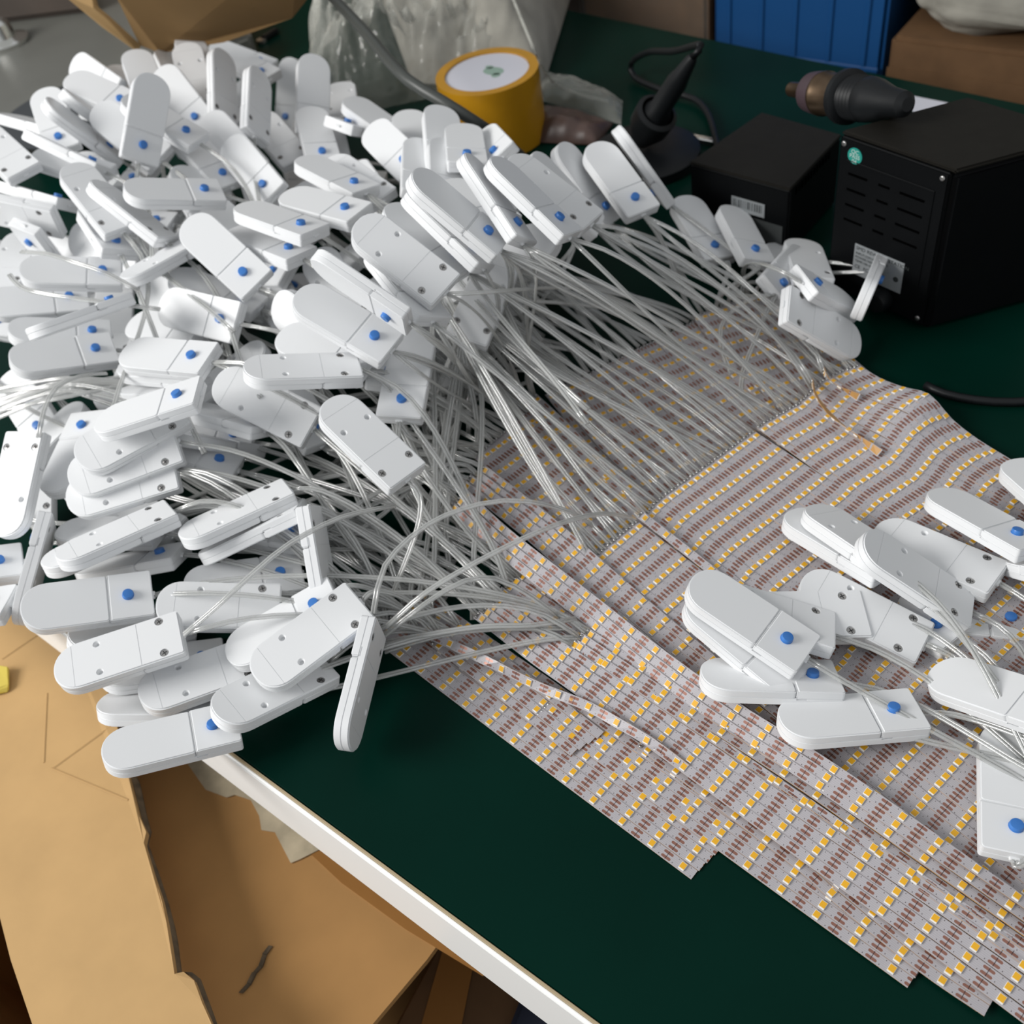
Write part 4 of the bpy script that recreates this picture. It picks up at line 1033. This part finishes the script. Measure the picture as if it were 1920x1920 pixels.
# cables of the right cluster leave to the lower right
for i in sorted(RIGHT):
    if i not in T: continue
    p, t = T[i][0]
    a = P(2010 + rc.uniform(-10, 30), rc.uniform(1400, 1560), rc.uniform(.012, .03))
    d = (p - a).normalized()
    if (a - p).length < .03: continue
    twin_cable(bez(p, t, a, d, .35, .3, 7, .0015, rc, .011), 'clear twin cable leaving the right cluster of cases toward the lower right', 'clear cables of the right cluster')
# loops by the stations
twin_cable([P(1455, 552, .03), P(1420, 556, .028), P(1375, 582, .024), P(1352, 612, .016), P(1355, 660, .010), P(1372, 700, .008)], 'clear twin cable looping out in front of the black stations', None)
twin_cable([P(1460, 545, .03), P(1440, 580, .026), P(1415, 640, .018), P(1392, 700, .012), P(1390, 745, .009)], 'thin straight clear twin cable below the small buttoned case by the stations', None)


# ------------------------------------------------------------------ black stations and the rest of the background
def box4(bm, base, h, bevel):
    add_prism(bm, [Vector((x, y, 0.0005)) for x, y in base], [Vector((x, y, h)) for x, y in base], bevel, 3)

def text_obj(name, txt, size, m, parent, mw, align='LEFT'):
    cu = bpy.data.curves.new(name, 'FONT'); cu.body = txt; cu.size = size; cu.extrude = 0.00005; cu.align_x = align
    o = bpy.data.objects.new(name, cu); COL.objects.link(o)
    dg = bpy.context.evaluated_depsgraph_get()
    me = bpy.data.meshes.new_from_object(o.evaluated_get(dg)); bpy.data.objects.remove(o)
    me.materials.clear(); me.materials.append(m)
    return link(name, me, parent, mw)

def frame_on(p0, p1, up=Vector((0, 0, 1))):
    """x along p0->p1, y up, z out of the face"""
    x = (p1 - p0).normalized(); z = x.cross(up).normalized(); y = z.cross(x)
    m_ = Matrix((( x.x, y.x, z.x, 0), (x.y, y.y, z.y, 0), (x.z, y.z, z.z, 0), (0, 0, 0, 1))); m_.translation = p0
    return m_

# right station: tall black box, front panel with slots, sticker, plate, knob
FLc, FRc, BLc = Vector((-0.2135, 0.566, 0)), Vector((-0.1375, 0.5455, 0)), Vector((-0.160, 0.628, 0))
BRc = FRc + (BLc - FLc)
hR = 0.113
st = empty('rework_station', (FLc + BRc) / 2); tag(st, 'taller black rework station with slotted front and round green sticker', 'station')
IM = Matrix.Translation(-st.location)
def spart(name, bm, m, mw=None, smooth=False):
    return link(name, mesh_of(bm, name, m, smooth, 35), st, IM if mw is None else IM @ mw)
bm = bmesh.new(); box4(bm, [FLc.xy, FRc.xy, BRc.xy, BLc.xy], hR - .003, .003); spart('housing', bm, M['black'])
bm = bmesh.new(); add_prism(bm, [Vector((v.x, v.y, hR - .003)) for v in (FLc, FRc, BRc, BLc)], [Vector((v.x, v.y, hR)) for v in (FLc, FRc, BRc, BLc)], .0012, 2); spart('lid', bm, M['black_top'])
FM = frame_on(FLc, FRc)
WF = (FRc - FLc).length
bm = bmesh.new(); add_box(bm, (.0015, .004, -.0005), (WF - .0015, hR - .0015, .0025), .0022, 3); fp = spart('front_panel', bm, M['black'], FM)
for gx, n in (((.010, .024)), 4), (((.032, .040)), 4), (((.047, .064)), 4):
    for k in range(n):
        bm = bmesh.new(); y_ = .088 - k * .0105; add_box(bm, (gx[0], y_, .0018), (gx[1], y_ + .0016, .00262)); link('vent_slot', mesh_of(bm, 'vent_slot', M['vent']), fp)
bm = bmesh.new(); add_box(bm, (.008, .097, .0015), (WF - .009, .0978, .0031), .0003, 1); link('panel_ridge', mesh_of(bm, 'panel_ridge', M['black']), fp)
bm = bmesh.new(); add_box(bm, (WF - .0098, .03, .0015), (WF - .009, .0978, .0031), .0003, 1); link('panel_ridge', mesh_of(bm, 'panel_ridge', M['black']), fp)
for x_, y_ in ((.005, hR - .006), (WF - .006, hR - .006), (.005, .009), (WF - .006, .009)):
    bm = bmesh.new(); add_lathe(bm, [(.0017, .002), (.0017, .0031), (.0009, .0034)], 12, Matrix.Translation((x_, y_, 0))); link('screw', mesh_of(bm, 'screw', M['steel'], True), fp)
bm = bmesh.new(); add_lathe(bm, [(.0052, .0024), (.0052, .0028)], 28, Matrix.Translation((.0135, .1015, 0))); sk = link('round_sticker', mesh_of(bm, 'round_sticker', M['teal']), fp)
sk['label'] = 'round green inspection sticker'
for k, tx in enumerate(('QC', 'PASS', '04')):
    text_obj('print', tx, .0036, M['white_ink'], sk, Matrix.Translation((.0135, .1029 - k * .0030, .0029)), 'CENTER')
bm = bmesh.new(); add_box(bm, (.021, .021, .0022), (.058, .0435, .0029)); pl = link('rating_plate', mesh_of(bm, 'rating_plate', M['silver_paper']), fp)
pl['label'] = 'silver rating plate with black print'
for tx, x_, y_, sz in (('SMD REWORK STATION', .0222, .0398, .0036), ('INPUT:220VAC 50/60Hz', .0222, .0364, .0024), ('POWER:700W', .0222, .0336, .0024), ('TEMP:100-450\u00b0C', .0222, .0308, .0024), ('CE', .0225, .0262, .0036), ('FC', .0292, .0262, .0036), ('RoHS', .036, .0272, .0024), ('220V', .036, .0242, .0024)):
    text_obj('print', tx, sz, M['ink'], pl, Matrix.Translation((x_, y_, .0030)))
bm = bmesh.new(); add_lathe(bm, [(.0019, .0029), (.0019, .0031)], 16, Matrix.Translation((.0535, .030, 0))); link('print', mesh_of(bm, 'print', M['ink']), pl)
bm = bmesh.new(); add_lathe(bm, [(.0075, .002), (.0075, .008), (.0065, .011), (.004, .0115)], 24, Matrix.Translation((.046, .0125, 0))); link('fuse_holder', mesh_of(bm, 'fuse_holder', M['rubber'], True, 35), fp)
for f in ((.1, .1), (.9, .1), (.1, .9), (.9, .9)):
    c = FLc + (FRc - FLc) * f[0] + (BLc - FLc) * f[1]
    bm = bmesh.new(); add_lathe(bm, [(.004, 0), (.004, .0015)], 12, Matrix.Translation(c)); spart('rubber_foot', bm, M['rubber'])

# left station, lower and wider
hL = 0.055
b4 = [P(1293, 303, hL), P(1482, 354, hL), P(1578, 252, hL), P(1428, 210, hL)]
ctr = sum(b4, Vector()) / 4
sl = empty('power_station', (ctr.x, ctr.y, 0)); tag(sl, 'lower black station box with flat top and small barcode label', 'station')
IL = Matrix.Translation((-ctr.x, -ctr.y, 0))
bm = bmesh.new(); box4(bm, [v.xy for v in b4], hL - .002, .0015); link('housing', mesh_of(bm, 'housing', M['black']), sl, IL)
bm = bmesh.new(); add_prism(bm, [Vector((v.x, v.y, hL - .002)) for v in b4], [Vector((v.x, v.y, hL)) for v in b4], .0006, 2); link('lid', mesh_of(bm, 'lid', M['black_top']), sl, IL)
a0, a1 = Vector((b4[0].x, b4[0].y, 0)), Vector((b4[1].x, b4[1].y, 0))
LM = frame_on(a0, a1); wl = (a1 - a0).length
bm = bmesh.new(); add_box(bm, (wl * .44, hL * .50, .0003), (wl * .77, hL * .69, .0009)); lb = link('barcode_label', mesh_of(bm, 'barcode_label', M['silver_paper']), sl, IL @ LM)
lb['label'] = 'pale barcode label'
xx = wl * .46; rb = random.Random(2)
while xx < wl * .75:
    w_ = rb.choice((.0004, .0007, .001))
    bm = bmesh.new(); add_box(bm, (xx, hL * .555, .0009), (xx + w_, hL * .665, .00098)); link('bar', mesh_of(bm, 'bar', M['ink']), lb)
    xx += w_ + rb.choice((.0006, .0009, .0013))
bm = bmesh.new(); add_box(bm, (wl * .55, hL * .16, .0002), (wl * .95, hL * .45, .0007)); link('rating_plate', mesh_of(bm, 'rating_plate', M['greylabel']), sl, IL @ LM)
RM = frame_on(a1, Vector((b4[2].x, b4[2].y, 0)))
for k in range(12):
    bm = bmesh.new(); add_box(bm, (.008 + k * .0045, hL - .009, -.0004), (.0102 + k * .0045, hL - .004, .0003)); link('vent_slot', mesh_of(bm, 'vent_slot', M['vent']), sl, IL @ RM)

# hot air gun lying across both stations
ga, gb = P(1503, 170, .098), P(1700, 196, .128)
ax = (gb - ga); gl = ax.length; qz = ax.to_track_quat('Z', 'Y')
gun = empty('hot_air_gun', ga, qz); tag(gun, 'hot air gun with stained steel barrel lying across the black stations', 'hot air gun')
def gpart(name, prof, m, cap=True):
    bm = bmesh.new(); add_lathe(bm, prof, 28, None, cap); bmesh.ops.recalc_face_normals(bm, faces=bm.faces); link(name, mesh_of(bm, name, m, True, 40), gun)
gpart('nozzle', [(.0030, .006), (.0036, -.012), (.0048, -.012), (.0052, -.002), (.0085, .010), (.0085, .019), (.003, .019)], M['bronze'])
gpart('heat_shield', [(.0085, .010), (.0125, .012), (.0135, .020), (.0135, .026), (.006, .026)], M['purple'])
gpart('barrel', [(.0132, .024), (.0140, .025), (.0140, .0270), (.0132, .028), (.0132, .050), (.006, .050)], M['bronze'])
gpart('flange', [(.0132, .047), (.0168, .049), (.0168, .053), (.0140, .055), (.006, .055)], M['rubber'])
pr = [(.0138, .053)]
for k in range(5): pr += [(.0138, .054 + k * .0034), (.0128, .0555 + k * .0034)]
gpart('grip', pr + [(.0135, .072), (.0128, .078), (.0090, .092), (.0075, .105), (.004, .108)], M['rubber'])

# white paper scrap behind the right station
bm = bmesh.new(); plate(bm, [P(1684, 174, .001), P(1795, 196, .001), P(1800, 205, .001), P(1718, 216, .001)], .0004)
o = link('paper_scrap', mesh_of(bm, 'paper_scrap', M['label_white'])); tag(o, 'white paper scrap on the table behind the hot air gun', 'paper')

# soldering iron in its stand
sb = P(1208, 300, 0)
so = empty('iron_stand', sb); tag(so, 'black soldering iron stand behind the top row of cases', 'stand')
bm = bmesh.new(); add_lathe(bm, [(.046, .0005), (.046, .008), (.040, .012), (.020, .014)], 36); link('base', mesh_of(bm, 'base', M['rubber'], True, 35), so)
tip, top = P(1200, 262, .020), P(1300, 106, .100)
dirn = (top - tip).normalized()
mt = dirn.to_track_quat('Z', 'Y').to_matrix().to_4x4(); mt.translation = tip - sb
bm = bmesh.new(); add_lathe(bm, [(.008, 0), (.016, .018), (.017, .034), (.0135, .036), (.0125, .018), (.006, .002)], 28, mt); bmesh.ops.recalc_face_normals(bm, faces=bm.faces); link('cone_holder', mesh_of(bm, 'cone_holder', M['rubber'], True, 40), so)
ir = empty('soldering_iron', tip, dirn.to_track_quat('Z', 'Y')); tag(ir, 'black soldering iron leaning in its stand', 'soldering iron')
LI = (top - tip).length
bm = bmesh.new(); add_lathe(bm, [(.0115, .026), (.0115, .034), (.0085, .040), (.0082, LI * .72), (.0065, LI * .8), (.0045, LI * .96), (.003, LI)], 24); bmesh.ops.recalc_face_normals(bm, faces=bm.faces); link('handle', mesh_of(bm, 'handle', M['rubber'], True, 40), ir)
cpts = [top - dirn * .002, top + dirn * .012, P(1262, 96, .07), P(1215, 98, .04), P(1184, 118, .014), P(1190, 145, .005), P(1240, 168, .005), P(1300, 185, .005), P(1328, 215, .005), P(1342, 262, .005), P(1350, 300, .006)]
imi = ir.matrix_basis.inverted() if False else (Matrix.Translation(tip) @ dirn.to_track_quat('Z', 'Y').to_matrix().to_4x4()).inverted()
bm = bmesh.new(); add_tube(bm, [imi @ v for v in catmull(cpts, .01)], .0027, 10); link('cord', mesh_of(bm, 'cord', M['rubber'], True), ir)
bm = bmesh.new(); a, b_ = P(1228, 246, .002), P(1340, 268, .002); d = (b_ - a).normalized(); s = Vector((-d.y, d.x, 0)) * .003
add_prism(bm, [a - s, b_ - s, b_ + s, a + s], [v + Vector((0, 0, .003)) for v in (a - s, b_ - s, b_ + s, a + s)], .0008, 1)
o = link('metal_bar', mesh_of(bm, 'metal_bar', M['chrome'])); tag(o, 'short shiny metal bar lying between iron stand and black station', 'metal bar')

# amber tape roll
tc = P(922, 190, .033); tc.z = 0
tr_ = empty('tape_roll', tc); tag(tr_, 'roll of amber packing tape lying flat behind the heap', 'tape roll')
R_, r_, h_ = .0445, .0365, .060
bm = bmesh.new(); add_lathe(bm, [(r_, .0006), (R_, .0006), (R_, h_), (r_, h_), (r_, .0006)], 56, None, False); bmesh.ops.recalc_face_normals(bm, faces=bm.faces); link('tape', mesh_of(bm, 'tape', M['amber'], True, 35), tr_)
bm = bmesh.new(); add_lathe(bm, [(r_ - .0003, h_ - .0035), (r_ - .0003, h_ - .0015)], 48); co = link('core_label', mesh_of(bm, 'core_label', M['label_white'], True, 35), tr_)
co['label'] = 'white paper disc with green print'
for cx, cy, rx, ry in ((.004, .004, .010, .007), (-.004, .009, .004, .003), (.011, -.002, .004, .004)):
    bm = bmesh.new(); add_lathe(bm, [(1, 0), (1, .0001)], 18, Matrix.Translation((cx, cy, h_ - .00148)) @ Matrix.Diagonal((rx, ry, 1, 1))); link('print', mesh_of(bm, 'print', M['green_print']), co)

# clear bag with white foam sheet inside
bg_ = empty('plastic_bag', P(800, 60, 0)); tag(bg_, 'crumpled clear plastic bag with pale foam sheet, behind the heap', 'plastic bag')
IB = Matrix.Translation(-bg_.location)
def lumpy(name, corners, m, hmax, amp, nx=46, ny=34, seed=0, base=.002, sharp=1.0, thick=0.0):
    a, b_, c, d = [Vector((v.x, v.y, 0)) for v in corners]
    vs, fs = [], []
    for j in range(ny + 1):
        for i in range(nx + 1):
            u, v = i / nx, j / ny
            p = a.lerp(b_, u).lerp(d.lerp(c, u), v)
            dome = max(0, (1 - abs(2 * u - 1) ** 3) * (1 - abs(2 * v - 1) ** 3)) ** .6
            q = Vector((p.x * 26 + seed, p.y * 26, seed * .37))
            nz = noise.noise(q * .8) + .5 * noise.noise(q * 1.9) + .3 * (1 - abs(noise.noise(q * 2.6)) * 2) * sharp
            p.z = base + dome * (hmax + amp * nz)
            p.z = max(p.z, base * (1 + .2 * dome))
            p += Vector((noise.noise(q + Vector((3, 0, 0))), noise.noise(q + Vector((0, 5, 0))), 0)) * amp * .3 * dome
            vs.append(p)
    for j in range(ny):
        for i in range(nx):
            o_ = j * (nx + 1) + i
            fs.append((o_, o_ + 1, o_ + nx + 2, o_ + nx + 1))
    if thick:
        n0 = len(vs); vs += [Vector((p.x, p.y, base * .5)) for p in vs]
        fs += [tuple(n0 + k for k in f[::-1]) for f in list(fs)]
        rim = [i for i in range(nx + 1)] + [j * (nx + 1) + nx for j in range(1, ny + 1)] + [ny * (nx + 1) + i for i in range(nx - 1, -1, -1)] + [j * (nx + 1) for j in range(ny - 1, 0, -1)]
        for k in range(len(rim)):
            x_, y_ = rim[k], rim[(k + 1) % len(rim)]
            fs.append((y_, x_, n0 + x_, n0 + y_))
    me = bpy.data.meshes.new(name); me.from_pydata(vs, [], fs); me.materials.append(m)
    me.polygons.foreach_set('use_smooth', [True] * len(me.polygons))
    return me
fo = [P(760, 100, .03), P(1008, 118, .03), P(1075, -90, .03), P(690, -90, .03)]
link('foam_sheet', lumpy('foam_sheet', fo, M['foam'], .075, .012, seed=2, thick=1), bg_, IB)
fi = [P(585, 240, .0), P(1000, 150, .0), P(1080, -70, .0), P(610, -60, .0)]
link('film', lumpy('film', fi, M['bag'], .085, .045, 80, 60, seed=5, base=.004, sharp=2.5), bg_, IB)
tl = [P(1000, 190, .0), P(1165, 240, .0), P(1168, 195, .0), P(1030, 140, .0)]
link('film_tail', lumpy('film_tail', tl, M['bag'], .008, .008, 22, 12, seed=9, base=.003), bg_, IB)
pk = [P(1010, 270, .0), P(1120, 275, .0), P(1150, 235, .0), P(1005, 205, .0)]
o = link('pink_wrap', lumpy('pink_wrap', pk, M['pink'], .012, .010, 18, 12, seed=4, base=.002, thick=1)); tag(o, 'crumpled pinkish wrapping between the tape roll and the iron stand', 'wrapping')

# grey cable sweeping over the bag
gp = [P(590, -40, .13), P(640, 12, .13), P(690, 66, .125), P(720, 103, .12), P(765, 150, .115), P(830, 190, .105), P(890, 228, .09), P(940, 262, .055), P(985, 300, .02)]
bm = bmesh.new(); add_tube(bm, [v - gp[0] for v in catmull(gp, .012)], .0043, 12)
o = link('grey_cable', mesh_of(bm, 'grey_cable', M['grey_cable'], True)); o.location = gp[0]; tag(o, 'thick dark grey cable sweeping over the plastic bag and tape roll', 'cable')
gp = [P(955, -20, .11), P(1000, 90, .10), P(1020, 130, .07), P(1045, 160, .03), P(1090, 178, .012), P(1140, 190, .008)]
bm = bmesh.new(); add_tube(bm, [v - gp[0] for v in catmull(gp, .012)], .0013, 8)
o = link('thin_cord', mesh_of(bm, 'thin_cord', M['bag'], True)); o.location = gp[0]; tag(o, 'thin pale cord running down the right side of the plastic bag', 'cord')

# things behind the table
ybk = 0.96
def upright(name, label, cat, px, y, ztop, m, depth=.3, zbot=-.2, bevel=.004):
    a, b_ = PY(px[0], 60, y), PY(px[1], 60, y)
    o = empty(name, ((a.x + b_.x) / 2, y + depth / 2, zbot)); tag(o, label, cat)
    bm = bmesh.new(); add_box(bm, (a.x, y, zbot), (b_.x, y + depth, ztop), bevel, 2)
    body = link('body', mesh_of(bm, 'body', m), o, Matrix.Translation(-Vector(o.location)))
    return o, body, a.x, b_.x
# low shelf that carries them
bm = bmesh.new(); add_box(bm, (-1.6, .945, -.235), (.6, 1.5, -.205), .002, 1)
sh = empty('rear_bench', (-.5, 1.2, -.75)); tag(sh, 'low bench behind the work table carrying crate and cartons', 'bench')
link('bench_top', mesh_of(bm, 'bench_top', M['brownwood']), sh, Matrix.Translation((.5, -1.2, .75)))
for x_, y_ in ((-1.55, .99), (.55, .99), (-1.55, 1.45), (.55, 1.45)):
    bm = bmesh.new(); add_box(bm, (x_ - .02, y_ - .02, -.7495), (x_ + .02, y_ + .02, -.235)); link('leg', mesh_of(bm, 'leg', M['brownwood']), sh, Matrix.Translation((.5, -1.2, .75)))
o, body, xa_, xb_ = upright('blue_crate', 'blue plastic crate behind the table', 'crate', (1338, 1660), ybk + .005, .28, M['bluecrate'], .28)
for k in range(5):
    x_ = xa_ + (xb_ - xa_) * (k + .5) / 5
    bm = bmesh.new(); add_box(bm, (x_ - .0025, ybk + .003, -.195), (x_ + .0025, ybk + .006, .27), .001, 1); link('rib', mesh_of(bm, 'rib', M['bluecrate']), body)
for z_ in (-.05, .12):
    bm = bmesh.new(); add_box(bm, (xa_ + .002, ybk + .0025, z_), (xb_ - .002, ybk + .006, z_ + .005), .001, 1); link('rib', mesh_of(bm, 'rib', M['bluecrate']), body)
o, body, xa_, xb_ = upright('wrapped_carton', 'film-wrapped brown carton left of the blue crate', 'carton', (1098, 1326), ybk, .25, M['card3'], .3)
bm = bmesh.new(); add_box(bm, (xa_ - .003, ybk - .004, -.2), (xb_ + .003, ybk - .002, .25), .0005, 1); link('film', mesh_of(bm, 'film', M['wrap']), body)
bm = bmesh.new(); add_box(bm, (xb_ - .03, ybk - .0016, .02), (xb_ - .008, ybk - .0004, .12)); link('red_label', mesh_of(bm, 'red_label', mat('red_print', (.22, .04, .02), .6)), body)
o, body, xa_, xb_ = upright('brown_carton', 'brown carton behind the black stations, under the foam bag', 'carton', (1672, 2050), ybk - .03, .002, M['card3'], .34)
bm = bmesh.new(); add_box(bm, (xa_, ybk - .0312, -.045), (xb_, ybk - .0302, -.025)); link('packing_tape', mesh_of(bm, 'packing_tape', M['card3']), body)
xm = (xa_ + xb_) / 2
fb = empty('foam_bag', (xm, ybk + .13, .003)); tag(fb, 'bag of white foam pieces on top of the brown carton, upper right', 'foam bag')
bm = bmesh.new()
bmesh.ops.create_icosphere(bm, subdivisions=5, radius=1)
for v in bm.verts:
    p = v.co.copy()
    sx = (xb_ - xa_) / 2 * 1.0
    q = Vector((math.copysign(abs(p.x) ** .3, p.x) * sx, math.copysign(abs(p.y) ** .3, p.y) * .15, (math.copysign(abs(p.z) ** .22, p.z) * .5 + .5) * .22))
    nn = p.normalized()
    v.co = q + nn * (.012 * noise.noise(q * 18) + .010 * abs(noise.noise(q * 45)))
link('foam_pieces', mesh_of(bm, 'foam_pieces', M['foam'], True), fb)
o, body, xa_, xb_ = upright('dark_carton', 'dark carton in shadow behind the plastic bag', 'carton', (1060, 1097), ybk + .02, .25, M['brownwood'], .28)

# grey machine at the far left
mz = .035
pl_ = [P(-260, 260, mz), P(40, 250, mz), P(470, 60, mz), P(420, -60, mz), P(-330, -20, mz)]
mc = sum(pl_, Vector()) / len(pl_)
gm = empty('grey_machine', (mc.x, mc.y, 0)); tag(gm, 'grey enamelled machine bed behind the heap at the far left', 'machine')
IG = Matrix.Translation((-mc.x, -mc.y, 0))
bm = bmesh.new(); add_prism(bm, [Vector((v.x, v.y, .0008)) for v in pl_], pl_, .006, 3); bed = link('bed', mesh_of(bm, 'bed', M['greymetal'], True, 35), gm, IG)
dc = P(130, 212, mz)
bm = bmesh.new(); add_lathe(bm, [(.070, 0), (.070, .0012), (.066, .0016)], 48, Matrix.Translation(dc)); link('dark_plate', mesh_of(bm, 'dark_plate', M['darkplate'], True, 35), gm, IG)
kc = P(10, 82, mz)
bm = bmesh.new(); add_lathe(bm, [(.028, 0), (.028, .004), (.016, .008), (.014, .022), (.010, .026)], 28, Matrix.Translation(kc)); link('chrome_knob', mesh_of(bm, 'chrome_knob', M['chrome'], True, 35), gm, IG)
hd = [P(-200, 72, mz), P(185, 24, mz), P(150, -70, mz), P(-220, -60, mz)]
bm = bmesh.new(); add_prism(bm, [v + Vector((0, 0, .001)) for v in hd], [v + Vector((0, 0, .09)) for v in hd], .006, 3); link('head', mesh_of(bm, 'head', M['brownwood'], True, 35), gm, IG)
# small dark latch on the table
lp = P(508, 70, 0)
la = empty('dark_clip', lp); tag(la, 'small dark metal clip on the table left of the plastic bag', 'clip')
bm = bmesh.new(); add_box(bm, (-.004, -.012, .0005), (.004, .012, .006), .0015, 2); link('body', mesh_of(bm, 'body', M['rubber'], True, 35), la)
bm = bmesh.new(); add_lathe(bm, [(.0055, .0005), (.0055, .004)], 16, Matrix.Translation((0, -.014, 0))); link('ring', mesh_of(bm, 'ring', M['steel'], True, 35), la)

# brown cardboard box with drooping flaps at the top left
zc = .10
bx_ = empty('cardboard_box', P(400, -60, 0)); tag(bx_, 'brown cardboard box with drooping flap behind the crest of the heap', 'carton')
IX = Matrix.Translation(-bx_.location)
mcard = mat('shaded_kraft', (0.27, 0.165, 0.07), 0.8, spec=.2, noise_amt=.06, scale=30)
f1 = [P(215, -20, .17), P(262, 78, .105), P(300, 92, .10), P(420, 72, .105), P(548, 26, .12), P(592, -30, .14), P(560, -120, .2), P(250, -120, .22)]
bm = bmesh.new(); plate(bm, f1, .0035); link('front_flap', mesh_of(bm, 'front_flap', mcard), bx_, IX)
f2 = [P(118, -20, .17), P(195, 45, .125), P(262, 92, .098), P(264, 84, .101), P(205, 30, .14), P(178, 8, .155), P(172, -30, .17)]
bm = bmesh.new(); plate(bm, f2, .0035); link('side_flap', mesh_of(bm, 'side_flap', M['card']), bx_, IX)
wb = [P(150, -70, 0), P(470, -70, 0)]
up_ = Vector((0, 0, .2)); bk_ = Vector((.02, .24, 0)); e_ = Vector((0, 0, .0008))
bm = bmesh.new(); add_prism(bm, [wb[0] + e_, wb[1] + e_, wb[1] + bk_ + e_, wb[0] + bk_ + e_], [wb[0] + up_, wb[1] + up_, wb[1] + bk_ + up_, wb[0] + bk_ + up_], .002, 1)
link('body', mesh_of(bm, 'body', mcard), bx_, IX)
# crumb of yellow tape on the sunlit flap
bm = bmesh.new()
add_prism(bm, [P(-12, 1262, zf + .0006), P(18, 1262, zf + .0006), P(16, 1300, zf + .0006), P(-14, 1306, zf + .0006)], [P(-12, 1244, zf + .008), P(16, 1248, zf + .006), P(18, 1284, zf + .004), P(-14, 1296, zf + .006)], .001, 1)
o = link('yellow_scrap', mesh_of(bm, 'yellow_scrap', M['yellow'])); tag(o, 'yellow tape scrap on the sunlit flap at the left edge', 'scrap')
# dark coiled cord on the table at the right
cp = [P(1985, 730, .003), P(1900, 742, .003), P(1800, 740, .003), P(1720, 728, .003), P(1660, 712, .003)]
cp = [P(1990, 748, .003), P(1900, 754, .003), P(1830, 750, .003), P(1770, 738, .003), P(1735, 722, .003)]
bm = bmesh.new(); add_tube(bm, [v - cp[0] for v in catmull(cp, .01)], .0026, 8)
o = link('black_cord', mesh_of(bm, 'black_cord', M['rubber'], True)); o.location = cp[0]; tag(o, 'black cord lying on the green table right of the strips', 'cord')
